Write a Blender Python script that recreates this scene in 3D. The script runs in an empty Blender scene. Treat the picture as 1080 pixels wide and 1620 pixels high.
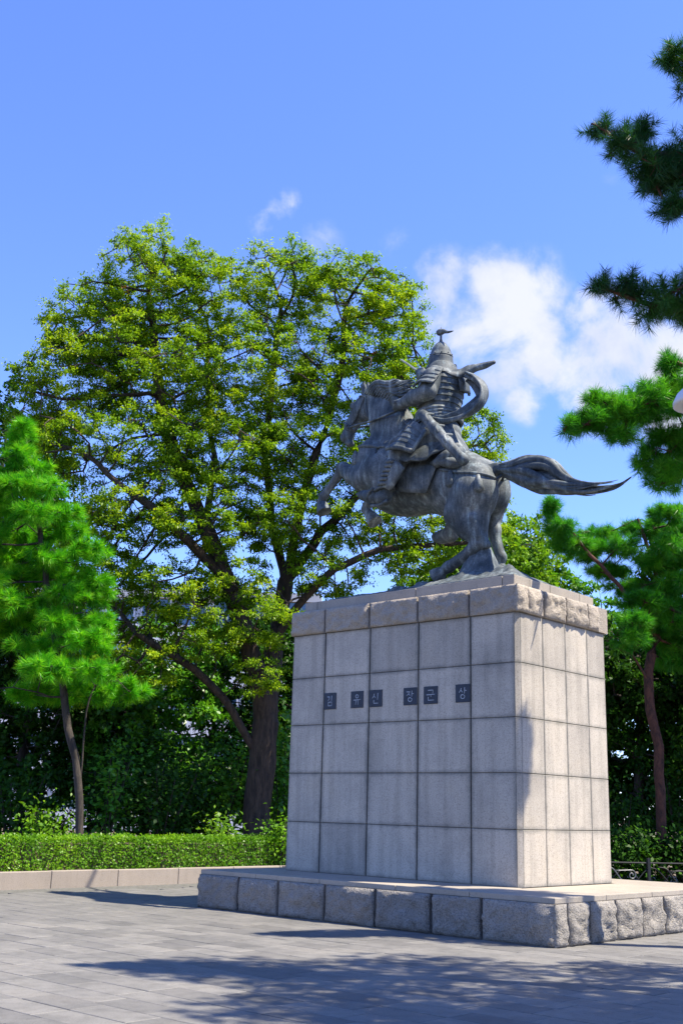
import bpy, bmesh, math, random
import numpy as np
from mathutils import Vector, Matrix

random.seed(7)
rng = np.random.default_rng(11)
scene = bpy.context.scene
COL = scene.collection
R = math.radians

# ------------------------------------------------------------------ camera
CAM_H, FOCAL, PITCH, ROLL = 1.6, 1764.5, 0.2624, 0.0279      # focal length in photo pixels (1080 x 1620)
cam_data = bpy.data.cameras.new('camera')
cam = bpy.data.objects.new('camera', cam_data)
COL.objects.link(cam)
cam_data.sensor_fit = 'VERTICAL'
cam_data.sensor_height = 36.0
cam_data.sensor_width = 24.0
cam_data.lens = FOCAL * 36.0 / 1620.0
cam_data.clip_start = 0.1
cam_data.clip_end = 3000.0
cam.location = (0, 0, CAM_H)
cam.rotation_euler = (Matrix.Rotation(math.pi / 2 + PITCH, 3, 'X') @ Matrix.Rotation(ROLL, 3, 'Z')).to_euler()
scene.camera = cam

# ------------------------------------------------------------------ sun, sky, exposure
SUN_DIR = Vector((0.579, -0.124, 1.0)).normalized()
SUN_EL = math.asin(SUN_DIR.z)
SUN_AZ = math.atan2(SUN_DIR.x, SUN_DIR.y)
sun_data = bpy.data.lights.new('sun', 'SUN')
sun_data.energy = 5.0
sun_data.angle = R(0.55)
sun_data.color = (1.0, 0.90, 0.74)
sun = bpy.data.objects.new('sun', sun_data)
COL.objects.link(sun)
sun.rotation_euler = SUN_DIR.to_track_quat('Z', 'Y').to_euler()
sun.location = (20, -5, 40)

scene.view_settings.view_transform = 'Standard'
scene.view_settings.look = 'None'
scene.view_settings.gamma = 1.0
scene.view_settings.use_curve_mapping = False
scene.view_settings.exposure = 1.25

world = bpy.data.worlds.new('World')
scene.world = world
world.use_nodes = True


def pix_ray(px, py):
    """direction of the view ray through a pixel of the 1080 x 1620 photograph"""
    a, b = px - 540.0, py - 810.0
    cr, sr = math.cos(ROLL), math.sin(ROLL)
    u, v = a * cr + b * sr, -a * sr + b * cr
    c, s = math.cos(PITCH), math.sin(PITCH)
    return Vector((u / FOCAL, c + v / FOCAL * s, s - v / FOCAL * c))


def at(px, py, Y):
    d = pix_ray(px, py)
    return Vector((0, 0, CAM_H)) + d * (Y / d.y)


def ramp(N, stops):
    r = N.new('ShaderNodeValToRGB')
    el = r.color_ramp.elements
    while len(el) < len(stops): el.new(0.5)
    for e, (p, c) in zip(el, stops):
        e.position = p; e.color = (*c, 1)
    return r


def noise(N, L, vec, scale, detail=4, rough=.55, dist=0):
    n = N.new('ShaderNodeTexNoise')
    n.inputs['Scale'].default_value = scale; n.inputs['Detail'].default_value = detail
    n.inputs['Roughness'].default_value = rough; n.inputs['Distortion'].default_value = dist
    if vec is not None: L.new(vec, n.inputs['Vector'])
    return n


def build_world():
    nt = world.node_tree
    N, L = nt.nodes, nt.links
    N.clear()
    out = N.new('ShaderNodeOutputWorld')
    bg = N.new('ShaderNodeBackground')
    bg.inputs['Strength'].default_value = 0.080
    sky = N.new('ShaderNodeTexSky')
    sky.sky_type = 'NISHITA'
    sky.sun_disc = False
    sky.sun_elevation = SUN_EL
    sky.sun_rotation = SUN_AZ
    sky.air_density = 1.0
    sky.dust_density = 0.0
    sky.ozone_density = 2.2
    tint = N.new('ShaderNodeMix'); tint.data_type = 'RGBA'; tint.blend_type = 'MULTIPLY'
    tint.inputs[0].default_value = 1.0
    tint.inputs[7].default_value = (.98, 1.14, 1.80, 1)
    L.new(sky.outputs[0], tint.inputs[6])
    # fair-weather clouds: soft lobes broken up by noise, scattered round the whole sky
    tc = N.new('ShaderNodeTexCoord')
    nz = N.new('ShaderNodeTexNoise')
    nz.inputs['Scale'].default_value = 13.0
    nz.inputs['Detail'].default_value = 9.0
    nz.inputs['Roughness'].default_value = 0.58
    nz.inputs['Distortion'].default_value = 0.25
    L.new(tc.outputs['Generated'], nz.inputs['Vector'])
    nc = N.new('ShaderNodeMath'); nc.operation = 'MULTIPLY_ADD'
    L.new(nz.outputs['Fac'], nc.inputs[0]); nc.inputs[1].default_value = 2.6; nc.inputs[2].default_value = -1.3
    lobes = [  # photo pixel, radius (radians), weight
        (805, 478, .058, 1.0), (695, 455, .042, .72), (745, 510, .050, .72), (955, 572, .070, 1.0), (1060, 590, .070, .95), (1150, 575, .09, .95), (860, 555, .050, .85), (820, 570, .045, .65), (838, 628, .030, .62), (898, 634, .026, .58),
        (420, 350, .022, .56), (438, 334, .020, .60), (455, 318, .016, .52), (500, 368, .034, .22), (630, 388, .026, .24), (966, 292, .018, .22)]
    dirs = [(pix_ray(x, y).normalized(), r, w) for x, y, r, w in lobes]
    for az, el, r, w in [(52, 21, .10, .8), (88, 26, .09, .8), (140, 24, .11, .9), (205, 28, .10, .8), (262, 24, .10, .8), (310, 25, .07, .7)]:
        e, a = R(el), R(az)
        dirs.append((Vector((math.sin(a) * math.cos(e), math.cos(a) * math.cos(e), math.sin(e))), r, w))
    acc = None
    for d, r, w in dirs:
        dist = N.new('ShaderNodeVectorMath'); dist.operation = 'DISTANCE'
        L.new(tc.outputs['Generated'], dist.inputs[0]); dist.inputs[1].default_value = d
        m = N.new('ShaderNodeMapRange'); m.interpolation_type = 'SMOOTHSTEP'
        L.new(dist.outputs['Value'], m.inputs['Value'])
        m.inputs['From Min'].default_value = 0.0; m.inputs['From Max'].default_value = r * 1.35
        m.inputs['To Min'].default_value = w; m.inputs['To Max'].default_value = 0.0
        if acc is None:
            acc = m.outputs[0]
        else:
            mx = N.new('ShaderNodeMath'); mx.operation = 'MAXIMUM'
            L.new(acc, mx.inputs[0]); L.new(m.outputs[0], mx.inputs[1]); acc = mx.outputs[0]
    ad = N.new('ShaderNodeMath'); ad.operation = 'ADD'
    gate = N.new('ShaderNodeMath'); gate.operation = 'MULTIPLY'          # noise acts only where a cloud is
    g2 = N.new('ShaderNodeMapRange'); L.new(acc, g2.inputs['Value']); g2.inputs['From Max'].default_value = 0.35
    L.new(nc.outputs[0], gate.inputs[0]); L.new(g2.outputs[0], gate.inputs[1])
    L.new(acc, ad.inputs[0]); L.new(gate.outputs[0], ad.inputs[1])
    dens = N.new('ShaderNodeMapRange'); dens.interpolation_type = 'SMOOTHSTEP'
    L.new(ad.outputs[0], dens.inputs['Value'])
    dens.inputs['From Min'].default_value = 0.14; dens.inputs['From Max'].default_value = 0.78
    dens.inputs['To Max'].default_value = 0.93
    mix = N.new('ShaderNodeMix'); mix.data_type = 'RGBA'
    L.new(dens.outputs[0], mix.inputs[0])
    L.new(tint.outputs[2], mix.inputs[6])
    n2 = noise(N, L, tc.outputs['Generated'], 9.0, 6, .6)
    cr = ramp(N, [(.36, (.72, .78, .95)), (.58, (.945, .965, 1.0))])
    L.new(n2.outputs['Fac'], cr.inputs['Fac']); cs = N.new('ShaderNodeVectorMath'); cs.operation = 'SCALE'; cs.inputs['Scale'].default_value = 5.3
    L.new(cr.outputs['Color'], cs.inputs[0]); L.new(cs.outputs[0], mix.inputs[7])
    L.new(mix.outputs[2], bg.inputs['Color'])
    L.new(bg.outputs[0], out.inputs['Surface'])


build_world()

# ------------------------------------------------------------------ helpers: objects
def tag(o, label=None, cat=None, group=None, kind=None):
    if label: o['label'] = label
    if cat: o['category'] = cat
    if group: o['group'] = group
    if kind: o['kind'] = kind
    return o


def empty(name, loc=(0, 0, 0), rz=0.0, parent=None):
    o = bpy.data.objects.new(name, None)
    o.empty_display_size = 0.2
    COL.objects.link(o)
    o.location = loc
    o.rotation_euler = (0, 0, rz)
    o.parent = parent
    return o


def link(name, me, mat, parent=None, loc=None):
    if mat is not None and len(me.materials) == 0:
        me.materials.append(mat)
    o = bpy.data.objects.new(name, me)
    COL.objects.link(o)
    o.parent = parent
    if loc is not None: o.location = loc
    return o


def np_mesh(name, V, F, smooth=False):
    """mesh from numpy arrays; F is (n, k) with a constant number of corners"""
    V = np.ascontiguousarray(V, np.float32); F = np.ascontiguousarray(F, np.int32)
    me = bpy.data.meshes.new(name)
    n, k = F.shape
    me.vertices.add(len(V)); me.vertices.foreach_set('co', V.ravel())
    me.loops.add(n * k); me.loops.foreach_set('vertex_index', F.ravel())
    me.polygons.add(n)
    me.polygons.foreach_set('loop_start', np.arange(0, n * k, k, dtype=np.int32))
    if smooth: me.polygons.foreach_set('use_smooth', np.ones(n, bool))
    me.update(calc_edges=True)
    return me


class MB:
    """collects vertices and faces of one part"""
    def __init__(s): s.v = []; s.f = []
    def add(s, V, F):
        o = len(s.v)
        s.v += [tuple(map(float, p)) for p in V]
        s.f += [tuple(i + o for i in f) for f in F]
        return s
    def box(s, a, b):
        x0, y0, z0 = a; x1, y1, z1 = b
        return s.add([(x0, y0, z0), (x1, y0, z0), (x1, y1, z0), (x0, y1, z0), (x0, y0, z1), (x1, y0, z1), (x1, y1, z1), (x0, y1, z1)],
                     [(3, 2, 1, 0), (4, 5, 6, 7), (0, 1, 5, 4), (1, 2, 6, 5), (2, 3, 7, 6), (3, 0, 4, 7)])
    def tube(s, pts, radii, n=8, flat=None, cap=True):
        pts = [Vector(p) for p in pts]
        m = len(pts)
        if not hasattr(radii, '__len__'): radii = [radii] * m
        V, F = [], []
        prev = None
        for i, p in enumerate(pts):
            t = (pts[min(i + 1, m - 1)] - pts[max(i - 1, 0)]).normalized()
            if prev is None:
                a = Vector((0, 0, 1)) if abs(t.z) < .9 else Vector((1, 0, 0))
                u = t.cross(a).normalized()
            else:
                u = (prev - t * prev.dot(t)).normalized()
            w = t.cross(u); prev = u
            ru = rw = radii[i]
            if flat: ru, rw = radii[i] * flat[0], radii[i] * flat[1]
            for k in range(n):
                a = 2 * math.pi * k / n
                V.append(p + u * (math.cos(a) * ru) + w * (math.sin(a) * rw))
        for i in range(m - 1):
            for k in range(n):
                k2 = (k + 1) % n
                F.append((i * n + k, i * n + k2, (i + 1) * n + k2, (i + 1) * n + k))
        if cap:
            F.append(tuple(range(n - 1, -1, -1))); F.append(tuple(range((m - 1) * n, m * n)))
        return s.add(V, F)
    def build(s, name, mat, parent=None, smooth=False, loc=None):
        me = bpy.data.meshes.new(name)
        me.from_pydata(s.v, [], s.f)
        me.update()
        if smooth: me.polygons.foreach_set('use_smooth', np.ones(len(me.polygons), bool))
        return link(name, me, mat, parent, loc)


def spline(pts, n):
    """Catmull-Rom through control points -> n points (any dimension)"""
    P = np.array([list(p) for p in pts], float)
    P = np.vstack([2 * P[0] - P[1], P, 2 * P[-1] - P[-2]])
    m = len(P) - 3
    out = []
    for t in np.linspace(0, m - 1e-6, n):
        i = int(t); f = t - i
        a, b, c, d = P[i:i + 4]
        out.append(.5 * (2 * b + (c - a) * f + (2 * a - 5 * b + 4 * c - d) * f * f + (3 * b - a - 3 * c + d) * f ** 3))
    return np.array(out)


def bevel(o, w=0.006, seg=2):
    m = o.modifiers.new('bevel', 'BEVEL'); m.width = w; m.segments = seg; m.limit_method = 'ANGLE'; m.angle_limit = R(40)
    return o

# ------------------------------------------------------------------ helpers: materials
MATS = {}


def new_mat(name):
    m = bpy.data.materials.new(name)
    m.use_nodes = True
    nt = m.node_tree
    b = nt.nodes['Principled BSDF']
    return m, nt, b, nt.nodes, nt.links


def mixc(N, L, fac, a, b, blend='MIX'):
    m = N.new('ShaderNodeMix'); m.data_type = 'RGBA'; m.blend_type = blend
    for sock, v in ((m.inputs[0], fac), (m.inputs[6], a), (m.inputs[7], b)):
        if hasattr(v, 'is_linked') or hasattr(v, 'links'): L.new(v, sock)
        elif isinstance(v, tuple): sock.default_value = (*v, 1) if len(v) == 3 else v
        else: sock.default_value = v
    return m.outputs[2]


def granite(name, base, speck=.5, warm=(.0, .0, .0), rough=.75, bump=.25, stain=.5, piece_var=.12, bscale=90):
    m, nt, b, N, L = new_mat(name)
    tc = N.new('ShaderNodeTexCoord'); geo = N.new('ShaderNodeNewGeometry'); oi = N.new('ShaderNodeObjectInfo')
    pos = geo.outputs['Position']
    n1 = noise(N, L, pos, 55, 3, .7)
    r1 = ramp(N, [(.34, tuple(c * (1 - .62 * speck) for c in base)), (.47, base), (.60, tuple(min(1, c * (1 + .18 * speck)) for c in base))])
    L.new(n1.outputs['Fac'], r1.inputs['Fac'])
    n2 = noise(N, L, pos, 1.1, 5, .6, .3)
    r2 = ramp(N, [(.33, (.72, .73, .74)), (.55, (1, 1, 1)), (.75, (1.05, 1.02, .97))])
    L.new(n2.outputs['Fac'], r2.inputs['Fac'])
    c = mixc(N, L, stain, r1.outputs['Color'], r2.outputs['Color'], 'MULTIPLY')
    # vertical rain streaks
    mp = N.new('ShaderNodeMapping'); L.new(pos, mp.inputs['Vector']); mp.inputs['Scale'].default_value = (6, 6, .45)
    n3 = noise(N, L, mp.outputs['Vector'], 1.0, 4, .6)
    r3 = ramp(N, [(.36, (.70, .70, .69)), (.55, (1, 1, 1))])
    L.new(n3.outputs['Fac'], r3.inputs['Fac'])
    c = mixc(N, L, stain * .7, c, r3.outputs['Color'], 'MULTIPLY')
    # each stone a little different
    rr = ramp(N, [(0, (1 - piece_var,) * 3), (.32, (.97, .965, .955)),  (1, (1 + piece_var * .5, 1 + piece_var * .45, 1 + piece_var * .35))])
    L.new(oi.outputs['Random'], rr.inputs['Fac'])
    c = mixc(N, L, 1.0, c, rr.outputs['Color'], 'MULTIPLY')
    L.new(c, b.inputs['Base Color'])
    b.inputs['Roughness'].default_value = rough
    n4 = noise(N, L, pos, bscale, 4, .65)
    bp = N.new('ShaderNodeBump'); bp.inputs['Strength'].default_value = min(1, bump); bp.inputs['Distance'].default_value = .01 if bump < .6 else .05
    L.new(n4.outputs['Fac'], bp.inputs['Height']); L.new(bp.outputs[0], b.inputs['Normal'])
    MATS[name] = m
    return m


granite('granite_smooth', (.405, .366, .305), .6, bump=.12, stain=.85, piece_var=.16)
granite('cornice_granite', (.40, .35, .285), .6, bump=.8, stain=.5, rough=.85, bscale=38, piece_var=.12)
granite('granite_rough', (.31, .288, .255), .9, bump=1.0, stain=.5, rough=.85, bscale=38, piece_var=.12)
granite('granite_slab', (.32, .285, .235), .4, bump=.15, stain=.45, piece_var=.1)
granite('paving_stone', (.160, .156, .146), .35, bump=.15, stain=.85, rough=.7, piece_var=.27)
granite('kerb_granite', (.29, .25, .21), .35, bump=.2, stain=.35, piece_var=.1)


def panel_mat():
    """the shaft's ashlar: granite with dark algae stains creeping from the joints, wider low down"""
    m = MATS['granite_smooth'].copy(); m.name = 'granite_panel'
    nt = m.node_tree; N, L = nt.nodes, nt.links
    b = N['Principled BSDF']
    src = b.inputs['Base Color'].links[0].from_socket
    tc = N.new('ShaderNodeTexCoord'); sep = N.new('ShaderNodeSeparateXYZ'); L.new(tc.outputs['Generated'], sep.inputs[0])
    geo = N.new('ShaderNodeNewGeometry')
    nz = noise(N, L, geo.outputs['Position'], 3.2, 5, .65)
    nzf = noise(N, L, geo.outputs['Position'], 22, 4, .65)
    def edge(sock):
        a = N.new('ShaderNodeMath'); a.operation = 'SUBTRACT'; L.new(sock, a.inputs[0]); a.inputs[1].default_value = .5
        c = N.new('ShaderNodeMath'); c.operation = 'ABSOLUTE'; L.new(a.outputs[0], c.inputs[0])
        return c.outputs[0]
    mx = N.new('ShaderNodeMath'); mx.operation = 'MAXIMUM'
    L.new(edge(sep.outputs['X']), mx.inputs[0]); L.new(edge(sep.outputs['Z']), mx.inputs[1])
    wob = N.new('ShaderNodeMath'); wob.operation = 'MULTIPLY_ADD'; L.new(nz.outputs['Fac'], wob.inputs[0]); wob.inputs[1].default_value = .13
    L.new(mx.outputs[0], wob.inputs[2])
    wf = N.new('ShaderNodeMath'); wf.operation = 'MULTIPLY_ADD'; L.new(nzf.outputs['Fac'], wf.inputs[0]); wf.inputs[1].default_value = .05
    L.new(wob.outputs[0], wf.inputs[2])
    mr = N.new('ShaderNodeMapRange'); mr.interpolation_type = 'SMOOTHSTEP'; L.new(wf.outputs[0], mr.inputs['Value'])
    mr.inputs['From Min'].default_value = .505; mr.inputs['From Max'].default_value = .625
    mr.inputs['To Max'].default_value = .70
    c = mixc(N, L, mr.outputs[0], src, (.085, .09, .08))
    L.new(c, b.inputs['Base Color'])
    MATS['granite_panel'] = m


panel_mat()


def simple(name, col, rough=.6, metal=0.0, var=.25, scale=6, bump=.0, bscale=30, spec=.5):
    m, nt, b, N, L = new_mat(name)
    geo = N.new('ShaderNodeNewGeometry')
    n = noise(N, L, geo.outputs['Position'], scale, 5, .6)
    r = ramp(N, [(.3, tuple(c * (1 - var) for c in col)), (.7, tuple(min(1, c * (1 + var)) for c in col))])
    L.new(n.outputs['Fac'], r.inputs['Fac']); L.new(r.outputs['Color'], b.inputs['Base Color'])
    b.inputs['Roughness'].default_value = rough; b.inputs['Metallic'].default_value = metal
    b.inputs['Specular IOR Level'].default_value = spec
    if bump:
        n2 = noise(N, L, geo.outputs['Position'], bscale, 5, .65)
        bp = N.new('ShaderNodeBump'); bp.inputs['Strength'].default_value = bump; bp.inputs['Distance'].default_value = .02
        L.new(n2.outputs['Fac'], bp.inputs['Height']); L.new(bp.outputs[0], b.inputs['Normal'])
    MATS[name] = m
    return m


simple('mortar', (.10, .10, .09), .95, var=.4, scale=14, bump=.4)
simple('soil', (.11, .085, .055), .95, var=.4, scale=2, bump=.6, bscale=12)
simple('plaque', (.008, .014, .028), .45, metal=.25, var=.35, scale=12)
simple('carved_letter', (.30, .33, .36), .7, var=.15)
simple('iron', (.010, .011, .013), .6, metal=.2, var=.4, scale=12)
simple('iron_scroll', (.16, .165, .17), .45, metal=.6, var=.4, scale=12)
simple('white_render', (.62, .63, .64), .8, var=.08, scale=.4)
simple('grey_concrete', (.42, .42, .42), .8, var=.12, scale=.5)
simple('glass_pane', (.05, .11, .19), .12, var=.3, scale=.3, spec=.8)
simple('lamp_white', (.55, .56, .58), .4, var=.05)
simple('lamp_glass', (.62, .62, .60), .25, var=.05)
simple('lamp_post', (.10, .105, .11), .5, metal=.4, var=.2)


def bronze():
    m, nt, b, N, L = new_mat('bronze')
    geo = N.new('ShaderNodeNewGeometry'); pos = geo.outputs['Position']
    n1 = noise(N, L, pos, 2.4, 6, .62, .4)
    r1 = ramp(N, [(.30, (.042, .056, .064)), (.48, (.100, .118, .125)), (.70, (.215, .228, .226))])
    L.new(n1.outputs['Fac'], r1.inputs['Fac'])
    mp = N.new('ShaderNodeMapping'); L.new(pos, mp.inputs['Vector']); mp.inputs['Scale'].default_value = (9, 9, 1.3)
    n2 = noise(N, L, mp.outputs['Vector'], 1.0, 5, .65)
    r2 = ramp(N, [(.38, (.45, .50, .52)), (.54, (1, 1, 1)), (.66, (1.9, 2.05, 2.0))])
    L.new(n2.outputs['Fac'], r2.inputs['Fac'])
    c = mixc(N, L, .85, r1.outputs['Color'], r2.outputs['Color'], 'MULTIPLY')
    n3 = noise(N, L, pos, 34, 4, .7)
    r3 = ramp(N, [(.36, (.45, .50, .52)), (.60, (1.12, 1.10, 1.06))])
    L.new(n3.outputs['Fac'], r3.inputs['Fac'])
    c = mixc(N, L, .6, c, r3.outputs['Color'], 'MULTIPLY')
    L.new(c, b.inputs['Base Color'])
    b.inputs['Metallic'].default_value = .10; b.inputs['Specular IOR Level'].default_value = .35
    rr = N.new('ShaderNodeMapRange'); L.new(n2.outputs['Fac'], rr.inputs['Value']); rr.inputs['To Min'].default_value = .55; rr.inputs['To Max'].default_value = .85
    L.new(rr.outputs[0], b.inputs['Roughness'])
    bp = N.new('ShaderNodeBump'); bp.inputs['Strength'].default_value = .22; bp.inputs['Distance'].default_value = .015
    L.new(n3.outputs['Fac'], bp.inputs['Height']); L.new(bp.outputs[0], b.inputs['Normal'])
    MATS['bronze'] = m


bronze()


def leaf_mat(name, cols, transl=.38, gloss=.06, clump=1.2):
    m, nt, b, N, L = new_mat(name)
    N.remove(b)
    out = N['Material Output']
    geo = N.new('ShaderNodeNewGeometry')
    r = ramp(N, [(i / max(1, len(cols) - 1), c) for i, c in enumerate(cols)])
    n = noise(N, L, geo.outputs['Position'], clump, 2, .5)
    ma = N.new('ShaderNodeMath'); ma.operation = 'MULTIPLY_ADD'
    L.new(geo.outputs['Random Per Island'], ma.inputs[0]); ma.inputs[1].default_value = .55
    mb = N.new('ShaderNodeMath'); mb.operation = 'MULTIPLY_ADD'; L.new(n.outputs['Fac'], mb.inputs[0]); mb.inputs[1].default_value = 1.5; mb.inputs[2].default_value = -.53
    L.new(mb.outputs[0], ma.inputs[2])
    L.new(ma.outputs[0], r.inputs['Fac'])
    d = N.new('ShaderNodeBsdfDiffuse'); t = N.new('ShaderNodeBsdfTranslucent'); g = N.new('ShaderNodeBsdfGlossy')
    g.inputs['Roughness'].default_value = .38
    L.new(r.outputs['Color'], d.inputs['Color'])
    tcol = mixc(N, L, 1.0, r.outputs['Color'], (1.25, 1.2, .55), 'MULTIPLY')
    L.new(tcol, t.inputs['Color'])
    m1 = N.new('ShaderNodeMixShader'); m1.inputs[0].default_value = transl
    L.new(d.outputs[0], m1.inputs[1]); L.new(t.outputs[0], m1.inputs[2])
    m2 = N.new('ShaderNodeMixShader'); m2.inputs[0].default_value = gloss
    L.new(m1.outputs[0], m2.inputs[1]); L.new(g.outputs[0], m2.inputs[2])
    L.new(m2.outputs[0], out.inputs['Surface'])
    MATS[name] = m
    return m


leaf_mat('zelkova_leaf', [(.045, .12, .006), (.12, .25, .010), (.23, .37, .013), (.37, .47, .020)], .48, .012, .8)
leaf_mat('dry_leaf', [(.22, .055, .015), (.30, .09, .02), (.25, .12, .03)], .3)
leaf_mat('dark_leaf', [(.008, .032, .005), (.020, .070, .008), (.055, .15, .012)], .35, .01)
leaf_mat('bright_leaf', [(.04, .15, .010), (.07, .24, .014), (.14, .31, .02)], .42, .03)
leaf_mat('yellow_leaf', [(.055, .15, .010), (.12, .27, .014), (.24, .38, .02)], .45, .015)
leaf_mat('hedge_leaf', [(.05, .15, .007), (.11, .27, .010), (.22, .40, .016)], .42, .015)
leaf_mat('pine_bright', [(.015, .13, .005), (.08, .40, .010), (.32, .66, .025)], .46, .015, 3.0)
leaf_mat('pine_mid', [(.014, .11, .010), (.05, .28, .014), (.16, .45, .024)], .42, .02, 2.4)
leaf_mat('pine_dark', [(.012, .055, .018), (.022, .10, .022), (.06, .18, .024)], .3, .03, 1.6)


def bark(name, c1, c2, sc=(5, 5, 1.2)):
    m, nt, b, N, L = new_mat(name)
    geo = N.new('ShaderNodeNewGeometry')
    mp = N.new('ShaderNodeMapping'); L.new(geo.outputs['Position'], mp.inputs['Vector']); mp.inputs['Scale'].default_value = sc
    n = noise(N, L, mp.outputs['Vector'], 2.0, 7, .7, .5)
    r = ramp(N, [(.35, c1), (.68, c2)])
    L.new(n.outputs['Fac'], r.inputs['Fac']); L.new(r.outputs['Color'], b.inputs['Base Color'])
    b.inputs['Roughness'].default_value = .9
    bp = N.new('ShaderNodeBump'); bp.inputs['Strength'].default_value = .9; bp.inputs['Distance'].default_value = .05
    L.new(n.outputs['Fac'], bp.inputs['Height']); L.new(bp.outputs[0], b.inputs['Normal'])
    MATS[name] = m


bark('zelkova_bark', (.016, .011, .008), (.085, .055, .038))
bark('pine_bark', (.022, .010, .008), (.13, .050, .030), (4, 4, 2))
bark('grey_bark', (.016, .013, .010), (.07, .055, .042))

# ------------------------------------------------------------------ the plaza frame: e1 along the pedestal's front, e2 into its depth
YAW = -0.7425
E1 = Vector((math.cos(YAW), math.sin(YAW), 0)); E2 = Vector((-math.sin(YAW), math.cos(YAW), 0))
ORG = Vector((2.7107, 17.0726, 0))                       # foot of the pedestal's near front corner


def W(a, b, z=0.0):
    return ORG + E1 * a + E2 * b + Vector((0, 0, z))


# terrain reaching the horizon
def ground():
    n = 60
    xs = np.concatenate([-np.geomspace(900, 3, n // 2), np.geomspace(3, 900, n // 2)])
    ys = np.concatenate([[-300, -100, -40, -10], np.geomspace(1, 1500, n)])
    V = [(x, y, -0.03) for y in ys for x in xs]
    nx = len(xs)
    F = [(j * nx + i, j * nx + i + 1, (j + 1) * nx + i + 1, (j + 1) * nx + i) for j in range(len(ys) - 1) for i in range(nx - 1)]
    o = MB().add(V, F).build('ground', MATS['soil'])
    tag(o, kind='structure')


ground()

KERB_A = -8.66            # the kerb runs along e2 at this e1 coordinate (left of the pedestal)


def find_kerb():
    p = Vector((-6.29, 22.38, 0)); return (p - ORG).dot(E1)


KERB_A = find_kerb()


def pavement():
    root = empty('pavement', W(0, 0), YAW)
    tag(root, kind='structure')
    mb = MB().box((KERB_A - .02, -24, -.12), (16, 9.0, -.018))
    mb.build('bedding', MATS['mortar'], root)
    rw, ln, gap = .36, .72, .005
    v = [(gap, gap), (ln - gap, gap), (ln - gap, rw - gap), (gap, rw - gap)]
    c = .006
    V = [(x, y, -.02) for x, y in v] + [(x, y, -.004) for x, y in v] + [(x + (c if k in (0, 3) else -c), y + (c if k < 2 else -c), 0) for k, (x, y) in enumerate(v)]
    F = [(8, 9, 10, 11)] + [(4 + k, 4 + (k + 1) % 4, 8 + (k + 1) % 4, 8 + k) for k in range(4)] + [(k, (k + 1) % 4, 4 + (k + 1) % 4, 4 + k) for k in range(4)]
    pm = bpy.data.meshes.new('paver'); pm.from_pydata(V, [], F); pm.update(); pm.materials.append(MATS['paving_stone'])
    cells = []
    j0, j1 = int(-20 / rw), int(9.0 / rw)
    for j in range(j0, j1):
        off = (.5 * ln if j % 2 else 0) + .17 * ((j * 7) % 3)
        i0, i1 = int((KERB_A - off) / ln) + 1, int((11 - off) / ln)
        for i in range(i0, i1):
            x, y = i * ln + off, j * rw
            # hidden under the plinth
            if -5.4 < x and x + ln < 1.4 and -1.3 < y and y + rw < 3.9: continue
            p = W(x + ln / 2, y + rw / 2)
            cells.append((p.x, p.y, x, y))
    def score(c):
        X, Y = c[0], c[1]
        vis = (8.4 < Y) and abs(X) < .31 * Y + .8
        return (0 if vis else 1000) + math.hypot(X, Y)
    cells.sort(key=score)
    rest = MB()
    for k, (X, Y, x, y) in enumerate(cells):
        dz = random.uniform(-.0025, .0025)
        if k < 298:
            o = link('paver', pm, None, root, (x, y, dz))
            o.rotation_euler = (random.uniform(-.002, .002), random.uniform(-.002, .002), random.uniform(-.003, .003))
        else:
            rest.add([(a + x, b + y, c + dz) for a, b, c in V], F)
    tag(rest.build('paver_field', MATS['paving_stone'], root), kind='stuff')


pavement()


def kerb():
    root = empty('kerb', W(KERB_A, 0), YAW)
    tag(root, kind='structure')
    y = -14.0
    i = 0
    me = None
    while y < 26:
        ln = 1.62
        o = bevel(MB().box((-.20, y + .006, -.1), (0, y + ln - .006, .31 + random.uniform(-.003, .003))).build('kerb_stone', MATS['kerb_granite'], root), .012)
        y += ln
    MB().box((-14, -14, -.2), (-.205, 26, .27)).build('planting_bed', MATS['soil'], root)


kerb()


# ------------------------------------------------------------------ plinth: the low step of quarry-faced blocks
def vnoise(p, s):
    from mathutils import noise as mn
    return mn.fractal(Vector(p) * s, .8, 2.1, 4)


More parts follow.
